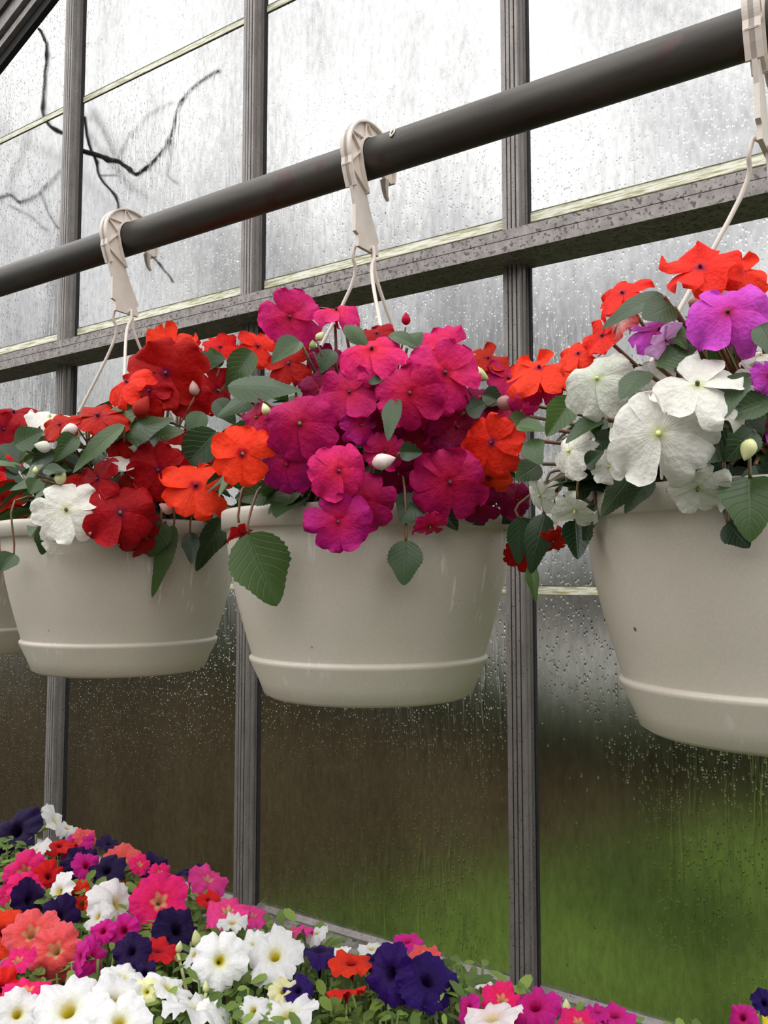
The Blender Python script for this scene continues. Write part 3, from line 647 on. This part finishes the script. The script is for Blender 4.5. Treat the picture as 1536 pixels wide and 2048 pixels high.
MIDL = [(497,1066,554,1213,112,.62,-.02),(812,1080,808,1168,64,.3,-.01),(832,988,803,1042,60,.1),(552,985,470,992,48,.35),(455,772,602,778,62,.3,.0),(515,790,436,832,36,.3,.03),(600,682,543,718,46,.4),
 (690,650,740,682,34,.45),(800,905,842,903,36,.15),(792,797,774,876,36,.35),(735,762,778,748,36,.1),(780,668,832,682,28,.35),(815,692,845,662,36,.45),(932,822,972,808,44,.2),(965,790,1010,800,40,.1,.02),
 (1045,1035,1050,1122,48,.12,.0),(665,700,640,740,40,.25,.03),(870,1010,915,1060,48,.05,.02),(545,1000,600,1010,40,.05,.03),(640,1000,640,1035,36,.1,.03),(780,990,810,1040,44,.05,.03),(925,1030,970,1050,40,.05,.03),(430,800,470,840,40,.1,.04),(990,1010,1030,1045,44,.05,.03)]
MIDB = [(812,637,26,'mag',90),(958,750,42,'cream2',-25),(1015,808,44,'salmonback',-20),(531,818,26,'cream2',110),(640,672,22,'cream2',50),(625,690,20,'calyx',90),(768,922,48,'lilac2',15)]
RIGHT = [(1401,537,76,'orange',52,-5,0,0),(1482,545,58,'orange',40,30,.02),(1450,590,62,'scarlet',20,10,.04),(1246,587,56,'orange',45,-30,.02),(1206,672,46,'orange',30,-40,.03),(1157,708,44,'orange',40,-20,.03),
 (1078,738,66,'orange',60,0,.02),(1455,625,84,'violet',30,5,-.02,5),(1318,662,58,'violet',60,10,.01),(1330,680,46,'lilac',-20,50,-.01),(1240,640,40,'salmonback',10,-50,.01),(1430,598,30,'lilac',40,0,.01),
 (1195,758,74,'gwhite',25,-10,-.01,10),(1395,772,92,'white',48,0,-.02,0),(1318,866,108,'white',8,-5,-.03,0),(1140,902,54,'white',10,-45,-.01),(1218,932,38,'white',0,-30,.0),(1395,975,62,'gwhite',-35,0,.0),
 (1080,990,40,'gwhite',-20,-40,.03),(1150,1020,48,'gwhite',-50,-20,.03),(1515,752,44,'white',10,40,.02),(1305,752,46,'gwhite',30,0,.02),(1522,712,40,'white',60,0,.02),(1536,752,34,'violet',0,20,-.01),(1107,1081,28,'red',-40,0,.06),
 (1250,820,44,'gwhite',0,0,.03),(1530,850,40,'violet',0,30,.06),(1085,770,40,'mag',30,10,.04),(1050,800,34,'mag',20,-10,.05)]
RIGHTL = [(1325,588,1222,618,46,.25),(1345,610,1285,638,66,.15),(1310,728,1397,684,52,.45),(1290,742,1242,803,60,.3),(1208,838,1138,866,46,.3),(1145,795,1093,875,56,.85,.01),(1485,745,1442,818,58,.25),(1540,800,1432,842,52,.35),
 (1450,855,1375,930,86,.2),(1505,860,1458,912,66,.15),(1500,955,1500,1062,108,.55,-.01),(1455,1045,1497,1094,56,.0),(1268,945,1203,1022,50,.35),(1302,958,1250,1020,44,.15),(1177,958,1136,1018,36,.45),(1172,930,1210,905,36,.1),
 (1150,1042,1155,1122,54,.05,.01),(1038,1035,1036,1130,44,.05,.02),(1090,1028,1054,1132,52,.1,.01),(1063,1128,1068,1196,24,.75,.02),(1078,928,1032,958,48,.35),(1058,880,1078,918,44,.5),(1035,850,1092,866,42,.55),(1052,832,1010,850,34,.6,.02),
 (1520,650,1545,690,46,.3),(1460,930,1440,985,70,.0,.02),(1510,930,1540,990,80,.0,.02),(1340,660,1370,690,36,.6,.01),(1190,880,1240,890,40,.15,.02),(1110,960,1090,1010,44,.05,.04),(1480,820,1520,880,60,.1,.03),(1190,1010,1165,1080,28,.2,.01),(1370,935,1330,970,50,.05,.02)]
RIGHTB = [(1496,900,46,'cream2',250),(1390,605,26,'bud_brown',0),(1420,612,22,'bud_brown',60)]
M['cream2'] = noisy('pale_yellow_green_bud', (.45, .5, .18), (.7, .68, .4), 60, .5)
M['lilac2'] = noisy('pale_pinkish_bud', (.6, .4, .4), (.8, .72, .66), 50, .5)
M['bud_brown'] = noisy('withered_brown_bloom', (.2, .07, .04), (.35, .15, .08), 90, .8)
FAR = [(28,826,50,'red',55,-10,0),(5,858,40,'red',10,30,0),(18,1062,64,'red',-15,10,-.01),(8,1000,46,'red',0,30,-.01),(-60,830,60,'red',30,0,0),(-40,930,60,'scarlet',10,0,0),(-90,1000,60,'red',5,0,0),(-130,900,60,'red',10,-10,0),(55,868,30,'red',20,20,.03),(8,920,36,'orange',0,20,.03)]
FARL = [(20,1108,-2,1138,50,.2),(38,880,65,930,50,.4),(-10,950,50,965,46,.15),(-80,1060,-90,1120,50,.3),(0,890,30,935,46,.1)]
basket(CU[1], 'hanging white pot of magenta and pink impatiens in the middle, hooked on the dark pipe', MID, MIDL, MIDB, 190, 5)
basket(CU[0], 'hanging white pot of deep red impatiens with some white ones, left of the magenta basket', LEFT, LEFTL, LEFTB, 190, 6)
basket(CU[2], 'largest hanging white pot with white, orange and violet impatiens, cut by the right edge', RIGHT, RIGHTL, RIGHTB, 190, 7)
basket(CU[3], 'farthest hanging white pot of red impatiens, a sliver visible at the left edge', FAR, FARL, [], 170, 8)

# ================================================================== PETUNIA BED
def petunia_mesh(seed, flat=1.0, ruff=1.0):
    rnd = random.Random(seed); mb = MB(); NT = 60
    prof = [(.045, -.92), (.06, -.7), (.08, -.5), (.115, -.32), (.16, -.19), (.24, -.09), (.36, -.035), (.5, -.01), (.65, 0), (.8, -.005), (.92, -.02), (1.0, -.04)]
    dr_, da = rnd.uniform(.15, .6), rnd.uniform(0, 6.28); p1, p2, p3 = [rnd.uniform(0, 6.28) for _ in range(3)]
    vs = []
    for j, (r, z) in enumerate(prof):
        for k in range(NT):
            th = 2*math.pi*k/NT
            lobe = abs(math.cos(2.5*th))**.45
            q = max(0, (r-.2)/.8)
            rr = r*(1-(.17*(1-lobe))*q**1.5)*(1+.03*q*math.sin(3*th+p3)+.04*q*q*math.sin(17*th+p1))
            zz = z+ruff*(.11*q**2*math.sin(9*th+p1)+.05*q**3*math.sin(23*th+p2)) + .07*q*math.cos(5*th)*.6 - dr_*q*q*(1+math.cos(th-da))*.5 + .10*q*q*math.sin(2*th+p2) - .06*(1-lobe)*q
            vs.append((rr*math.cos(th), rr*math.sin(th), zz))
    n = len(prof)
    mb.add(vs, [(j*NT+k, j*NT+(k+1) % NT, (j+1)*NT+(k+1) % NT, (j+1)*NT+k) for j in range(n-1) for k in range(NT)])
    return mb
PET = [petunia_mesh(300+i, 1, .7+.2*(i % 4)) for i in range(10)]
def calyx_mesh():
    mb = MB(); mb.tube([(0, 0, -1.15), (0, 0, -1.0), (0, 0, -.86)], [.03, .06, .075], 8)
    for k in range(5):
        g = k*2*math.pi/5; d = Vector((math.cos(g), math.sin(g), 0))
        leaf_geo(mb, d*.05+Vector((0, 0, -.95)), d*.2+Vector((0, 0, -.55)), d, .11, -.1, .1, rnd=random.Random(k), ns=6, nt_=2)
    return mb
CAL = calyx_mesh()
TOPZ = CAMZ-.45
PLANTS = [
 ('white petunia plant with a crowd of wide blooms at the lower left corner', 'white', [(134,2015,82,35,0),(228,2003,66,35,10),(35,2025,60,30,-10),(247,1956,46,50,0),(341,1972,52,30,60),(396,2008,74,65,0),(240,2040,70,40,0),(425,2015,36,40,50)]),
 ('white petunia plant with four blooms near the center of the bed, showing yellow throats', 'white', [(440,1921,66,15,5),(549,1907,64,20,10),(465,1842,32,50,-20),(386,1907,32,30,-40),(510,1882,42,50,0)]),
 ('white petunia plant cut by the bottom edge, right of the lower left crowd', 'white', [(505,2018,36,20,-30),(576,2022,62,55,0)]),
 ('cream petunia plant with small half open pale blooms among the white ones', 'cream', [(566,1981,30,20,10),(293,1984,28,10,0)]),
 ('white petunia plant with frilled blooms in the left middle, beside the hot pink one', 'white', [(240,1806,62,10,35),(193,1832,32,20,-40),(114,1783,46,15,-60)]),
 ('white petunia plant standing highest, at the back left of the bed by the glass', 'white', [(112,1640,40,20,50),(66,1700,38,55,-20),(135,1655,26,40,50)]),
 ('salmon petunia plant with two star throated blooms at the left', 'salmon', [(62,1865,58,15,5),(109,1900,60,15,5)]),
 ('salmon petunia plant with a single bloom high at the back', 'salmon', [(243,1724,42,20,0),(170,1673,24,30,0)]),
 ('hot pink petunia plant with a large open bloom left of center', 'hot', [(319,1802,58,20,0),(321,1744,26,30,20),(280,1727,26,40,10),(213,1800,34,10,0)]),
 ('hot pink petunia plant with yellow throated blooms at the left edge', 'hot', [(47,1743,50,15,5),(52,1776,38,5,10),(15,1790,22,10,0)]),
 ('bright pink petunia plant leaning out toward the glass above the sill', 'pinkp', [(418,1755,44,40,55),(455,1818,52,50,10),(507,1828,34,60,40)]),
 ('pink petunia plant with one trumpet pointing up by the sill', 'pinkp', [(589,1860,40,70,-30)]),
 ('dark navy petunia plant at the back left corner of the bed', 'navy', [(28,1662,64,10,-10)]),
 ('dark navy petunia plant between white and hot pink blooms at the left', 'navy', [(60,1800,44,10,10),(124,1832,44,5,10)]),
 ('dark navy petunia plant behind the frilled white blooms', 'navy', [(158,1728,38,25,0),(213,1738,44,25,10),(218,1686,26,40,40)]),
 ('dark navy petunia plant along the back near the glass', 'navy', [(302,1729,34,30,10),(378,1738,32,70,-20)]),
 ('dark navy petunia plant in shade below the open hot pink bloom', 'navy', [(356,1857,54,30,0),(262,1902,44,10,0),(287,1946,30,20,0)]),
 ('deep violet petunia plant with a flaring trumpet bloom beside the sill', 'violetdeep', [(638,1897,56,60,10),(596,1978,34,20,0)]),
 ('deep violet petunia plant with two big blooms, right of the red one', 'violetdeep', [(778,1945,62,15,-20),(858,1958,64,15,20),(748,1915,36,50,-10)]),
 ('deep violet petunia plant at the right edge', 'violetdeep', [(1530,2005,28,20,0)]),
 ('red petunia plant with an upward bloom left of the deep violet pair', 'red', [(703,1921,52,55,0),(693,1978,42,75,10)]),
 ('red petunia plant with a flat bloom beside the central white ones', 'red', [(317,1897,50,60,0)]),
 ('red petunia plant cut by the left edge', 'red', [(8,1862,52,15,10),(6,1976,44,10,10)]),
 ('red petunia plant in the middle of the back left heap', 'red', [(119,1689,32,40,0),(99,1751,34,20,0),(148,1788,36,20,0)]),
 ('red petunia plant at the back behind the open hot pink bloom', 'red', [(297,1765,36,40,0),(416,1797,24,50,0),(184,1810,22,10,0)]),
 ('magenta petunia plant with ruffled double blooms beside the salmon pair', 'magp', [(190,1916,46,5,35),(157,1916,36,10,-50)]),
 ('magenta petunia plant behind the navy blooms at the back left', 'magp', [(153,1684,36,50,10),(174,1730,32,30,20)]),
 ('pink petunia plant below the salmon pair at the lower left', 'hot', [(54,1975,46,50,0),(35,1918,38,50,-20)]),
 ('magenta petunia plant at the bottom right below the glazing bar', 'magp', [(1070,2008,58,40,0),(935,2014,32,20,-30)]),
 ('hot pink petunia plant touching the blush white one', 'hot', [(1005,1996,42,45,0)]),
 ('magenta petunia plant at the sill, farthest right but for the edge', 'magp', [(1228,2028,44,50,0),(1195,2022,26,50,0)]),
 ('hot pink petunia plant cut by the bottom edge near the right magenta one', 'hot', [(1157,2040,38,40,0)]),
 ('magenta petunia plant with a small bloom above the deep violet pair', 'magp', [(814,1881,32,60,0)]),
 ('salmon petunia plant with a bloom behind the deep violet pair', 'salmon', [(852,1903,32,50,20)]),
 ('blush white petunia plant cut by the bottom edge, beside the hot pink one', 'blush', [(983,2030,60,40,0),(968,1968,20,70,0)]),
 ('white petunia plant with small blooms behind the red one by the sill', 'white', [(744,1895,32,60,0),(633,1864,24,50,0),(683,1900,20,50,0)]),
 ('magenta petunia plant cut by the bottom right corner', 'magp', [(1484,2034,34,30,0)]),
 ('yellow petunia plant just showing at the bottom right corner', 'yellow', [(1536,2030,26,50,-30)]),
 ('magenta petunia plant in shade below the frilled white blooms', 'magp', [(247,1862,34,10,10),(205,1862,28,10,0)]),
]
prnd = random.Random(77); roots = []
for lab, col, fl in PLANTS:
    P = []
    for (px, py, rp, pitch, yaw) in fl:
        p = onZ(px, py, TOPZ)
        if p.y > .97: p = onY(px, py, .93+prnd.uniform(-.03, .03))
        P.append(p)
    cx = sum(p.x for p in P)/len(P); cyy = min(.93, sum(p.y for p in P)/len(P))
    root = empty('petunia_plant', Vector((cx, cyy, .92))); tag(root, lab, 'petunia', 'petunias in the planting bed')
    roots.append(root); root_st = MB()
    for p, (px, py, rp, pitch, yaw) in zip(P, fl):
        rad = rp*depth(p)/F*1.03; v = prnd.randrange(len(PET))
        me = shared(('pet', v), PET[v], QM[col], 'flower')
        f = bpy.data.objects.new('flower', me); sc.collection.objects.link(f); f.parent = root
        nd = face_dir(p, pitch+prnd.uniform(-12, 16), yaw+prnd.uniform(-24, 24))
        p = p-ray(px, py)*prnd.uniform(-.01, .02)
        f.matrix_basis = Matrix.Translation(p-root.location) @ orient(nd, UPV, prnd.uniform(0, 72)) @ Matrix.Diagonal((rad*prnd.uniform(.82, 1.0), rad*prnd.uniform(.82, 1.0), rad*prnd.uniform(.8, 1.2), 1))
        c = bpy.data.objects.new('calyx', shared('cal', CAL, M['calyx'], 'calyx')); sc.collection.objects.link(c); c.parent = f
        e = p-nd*rad*1.1; s = root.location+Vector((prnd.uniform(-.015, .015), prnd.uniform(-.015, .015), 0))
        root_st.tube(smooth_poly([s, s*.6+e*.4+Vector((0, 0, .02)), e-Vector((0, 0, .03))+(s-e)*.1, e], 3), [.0028]*5+[.0018]*5, 5)
    root['_st'] = 0; root_st_obj = root_st.build('stems', M['pstem'], root)
    del root['_st']
# upright cream buds and spent blooms poking out
for (px, py, ln, col, ri) in ((69,1646,34,'cream2',5),(393,1880,34,'cream2',1),(358,1896,24,'cream2',1),(1133,2016,30,'cream2',30),(205,1785,40,'cream2',4),(412,1975,24,'cream2',0)):
    root = roots[ri]; p = onZ(px, py, TOPZ)
    if p.y > .97: p = onY(px, py, .93)
    mb = MB(); d = (UPV+RT*prnd.uniform(-.3, .3)); teardrop(mb, p-d*(ln*.4*depth(p)/F), d, ln*depth(p)/F, ln*.3*depth(p)/F)
    mb.tube([p-d*(ln*.4*depth(p)/F), Vector((root.location.x*.4+p.x*.6, root.location.y*.4+p.y*.6, .98)), root.location], [.002, .0022, .0025], 5)
    mb.build('flower_bud', M[col], root)
# foliage: every patch of the bed belongs to the plant nearest to it
fol = [MB() for _ in roots]
for k in range(9500):
    x = prnd.uniform(-1.75, .5); y = prnd.uniform(.42, .99)
    pi = min(range(len(roots)), key=lambda i: (roots[i].location.x-x)**2+(roots[i].location.y-y)**2)
    if (roots[pi].location.x-x)**2+(roots[pi].location.y-y)**2 > .14**2 and prnd.random() > .5: pass
    mb = fol[pi]; hgt = TOPZ-.012+.02*noise.noise(Vector((x*7, y*7, 0))) - max(0, (y-.90))*1.0
    z = hgt-abs(prnd.gauss(0, .028)); a = prnd.uniform(0, 6.283)
    d = Vector((math.cos(a), math.sin(a), prnd.uniform(-.25, .75))).normalized(); ln = prnd.uniform(.012, .028); mb.j = prnd.uniform(.1, 1)
    q = Vector((x, y, z))
    leaf_geo(mb, q, q+d*ln, UPV*1.0+(O-q).normalized()*.4+Vector((prnd.uniform(-.5, .5), prnd.uniform(-.5, .5), 0)), ln*prnd.uniform(.42, .6), prnd.uniform(-.1, .35), .15, 0, prnd, ns=6, nt_=4, shp=(.8, .5))
    if k % 4 == 0: mb.tube([q+Vector((prnd.uniform(-.02, .02), prnd.uniform(-.02, .02), -.09)), q], [.0022, .0015], 5)
for r_, mb in zip(roots, fol):
    if mb.v: mb.build('foliage', M['petleaf'], r_)
# raised trough with soil, on bench legs
tr = empty('planting_trough', Vector((-.7, .7, 0))); tag(tr, 'long dark raised trough holding the petunia bed below the window sill', 'planter')
mb = MB(); x0, x1, y0, y1 = -2.0, .7, .36, 1.04
for a, b_ in (((x0, y0, .74), (x1, y0+.015, .95)), ((x0, y1-.015, .74), (x1, y1, .95)), ((x0, y0+.015, .74), (x0+.015, y1-.015, .95)), ((x1-.015, y0+.015, .74), (x1, y1-.015, .95)), ((x0+.015, y0+.015, .74), (x1-.015, y1-.015, .755))): mb.box(a, b_)
mb.build('trough', M['trough'], tr, smooth=False)
mb = MB(); nx, ny = 60, 16; vv = []
for i in range(nx+1):
    for j in range(ny+1):
        x = x0+.016+(x1-x0-.032)*i/nx; y = y0+.016+(y1-y0-.032)*j/ny; vv.append((x, y, .925+.012*noise.noise(Vector((x*14, y*14, 3)))))
mb.add(vv, [(i*(ny+1)+j, (i+1)*(ny+1)+j, (i+1)*(ny+1)+j+1, i*(ny+1)+j+1) for i in range(nx) for j in range(ny)])
mb.build('soil', M['soil'], tr)
for x in (-1.9, -.65, .6):
    for y in (.42, .98):
        mb = MB(); mb.box((x-.03, y-.03, 0), (x+.03, y+.03, .74)); mb.build('leg', M['wood'], tr, smooth=False)

# ================================================================== OUTSIDE: bare branches against the glass
sh = empty('bare_shrub', Vector((-2.28, 1.62, -.02))); tag(sh, 'bare twiggy shrub growing outside against the upper left panes', 'shrub')
def br(pts, r0, r1, Y, k=3, name='branch'):
    P = smooth_poly([onY(x, y, Y+.0012*i) for i, (x, y) in enumerate(pts)], k); n = len(P); rr = random.Random(int(pts[0][0]))
    mb = MB(); mb.tube([p+Vector((rr.uniform(-.002, .002), 0, rr.uniform(-.002, .002))) for p in P], [1.3*(r0+(r1-r0)*i/(n-1))*(1.5 if i % 6 == 0 and i else 1) for i in range(n)], 6)
    mb.build(name, M['bark'], sh)
YB = 1.2935
br([(150,296),(190,309),(215,318),(240,325),(262,340),(275,350),(295,335),(320,310),(340,283),(352,240),(363,205),(400,165),(440,140)], .0050, .0022, YB)
br([(240,324),(245,300),(262,272),(300,230),(345,205)], .0022, .001, YB+.02)
br([(170,236),(180,290),(195,325),(200,352),(232,392),(243,430),(270,470),(305,512),(320,530),(347,565)], .0030, .0018, YB)
br([(78,58),(92,80),(95,110),(90,160),(87,215),(92,240),(112,262),(150,268)], .0032, .0038, YB)
br([(-20,405),(20,390),(40,405),(75,390),(90,375),(125,340)], .0032, .002, YB+.01)
br([(92,228),(55,265),(40,320),(22,355),(20,388)], .002, .0015, YB+.02)
br([(83,385),(100,430),(118,458)], .0018, .0014, YB+.01)
br([(15,408),(55,430),(92,460)], .0018, .0014, YB+.02)
br([(186,218),(215,280),(240,340),(262,385)], .002, .0012, YB+.03)
br([(345,285),(340,330),(335,350),(358,370)], .0014, .001, YB+.02)
br([(200,350),(235,350)], .0014, .001, YB+.01)
br([(160,250),(200,300),(250,360),(300,400)], .0026, .0014, YB+.05)
br([(150,230),(190,235),(230,300),(225,330)], .0024, .0014, YB+.07)
br([(0,250),(60,290),(130,320),(200,400),(260,440)], .003, .0014, YB+.10)
mb = MB(); pa = onY(148, 300, 1.33); mb.tube(smooth_poly([(-2.28, 1.62, -.02), (-2.25, 1.58, .9), (-2.22, 1.5, 1.8), pa+Vector((-.05, .02, -.15)), pa], 5), [.022-.0008*i for i in range(21)], 8); mb.build('trunk', M['bark'], sh)

def bare_tree(x, y, h, seed, label, spread=.5):
    rnd = random.Random(seed); root = empty('bare_tree', Vector((x, y, -.02))); tag(root, label, 'tree', 'blurred bare trees in the garden')
    tr_ = MB(); cr = MB()
    def grow(mb, p, d, ln, r, lv):
        n = 4; pts = [p]; dd = d.copy()
        for i in range(n):
            dd = (dd+Vector((rnd.uniform(-.2, .2), rnd.uniform(-.2, .2), rnd.uniform(-.05, .15)))).normalized(); pts.append(pts[-1]+dd*ln/n)
        mb.tube(pts, [r*(1-.5*i/n) for i in range(n+1)], 5 if lv else 8)
        if lv >= 4: return
        for k in range(rnd.choice((3, 4)) if lv else 7):
            q = pts[rnd.randint(1 if lv else 2, n)]; a = rnd.uniform(0, 6.28)
            nd = (dd*.6+Vector((math.cos(a), math.sin(a), rnd.uniform(-.1, .6)))*spread*1.6).normalized()
            grow(cr, q, nd, ln*rnd.uniform(.5, .75), r*.55, lv+1)
    grow(tr_, Vector((x, y, -.02)), UPV.copy(), h*.5, h*.020, 0)
    tr_.build('trunk', M['bark'], root); cr.build('branches', M['bark'], root)
for (px, Yd, h, sd, lab) in ((1420, 12.5, 8.0, 2, 'bare garden tree blurred behind the upper right pane'), (1130, 14.5, 8.5, 3, 'bare garden tree blurred just right of the right glazing bar'),
        (640, 16.0, 12.0, 4, 'bare garden tree blurred behind the upper middle pane'), (330, 13.0, 9.0, 5, 'bare garden tree blurred behind the pane with the branches'), (30, 17.0, 11.0, 6, 'bare garden tree blurred behind the left edge pane')):
    d = ray(px, 1145); k = Yd/d.y; bare_tree(d.x*k, Yd, h, sd, lab)
def bush(px, Yd, wx, wy, h, seed, label, n=420):
    rnd = random.Random(seed); d = ray(px, 1145); k = Yd/d.y; x = d.x*k
    root = empty('garden_bush', Vector((x, Yd, -.02))); tag(root, label, 'bush', 'dark bushes across the lawn')
    bm = bmesh.new(); bmesh.ops.create_icosphere(bm, subdivisions=4, radius=1)
    for v in bm.verts:
        f = .82+.25*noise.noise(v.co*2.3+Vector((seed, 0, 0)))+.1*noise.noise(v.co*6); v.co = Vector((v.co.x*wx*f, v.co.y*wy*f, h*.5+v.co.z*h*.52*f))
    me = bpy.data.meshes.new('crown'); bm.to_mesh(me); bm.free()
    mb = MB(); mb.j = .2; mb.add([v.co+root.location for v in me.vertices], [tuple(p.vertices) for p in me.polygons])
    for k in range(n):
        q = mb.v[rnd.randrange(len(me.vertices))]; nn = (q-root.location-Vector((0, 0, h*.5))).normalized(); mb.j = rnd.uniform(0, 1); ln = rnd.uniform(.08, .16)
        dd = (nn+Vector((rnd.uniform(-.8, .8), rnd.uniform(-.8, .8), rnd.uniform(-.8, .4)))).normalized()
        leaf_geo(mb, q, q+dd*ln, nn+UPV*.5, ln*.5, .1, .2, 0, rnd, ns=4, nt_=2)
    mb.build('crown', M['outleaf'], root)
    mb = MB(); mb.tube([root.location, root.location+Vector((0, 0, h*.3))], .05, 8); mb.build('trunk', M['bark'], root)
for (px, Yd, wx, wy, h, sd, lab) in ((1480, 7.6, 1.3, .9, .75, 1, 'dark bush beyond the lawn behind the right pot'), (1180, 7.2, 1.0, .8, .6, 2, 'low dark bush beyond the lawn right of the right glazing bar'),
        (880, 8.0, 1.2, .9, .8, 3, 'dark bush beyond the glass behind the middle pot'), (600, 8.6, 1.3, 1.0, .9, 4, 'dark bush beyond the glass left of the middle pot'),
        (330, 9.5, 1.7, 1.1, 1.2, 5, 'dark bush beyond the glass behind the left pot'), (60, 10.5, 2.0, 1.2, 1.4, 6, 'dark bush beyond the glass at the left edge')):
    bush(px, Yd, wx, wy, h, sd, lab)
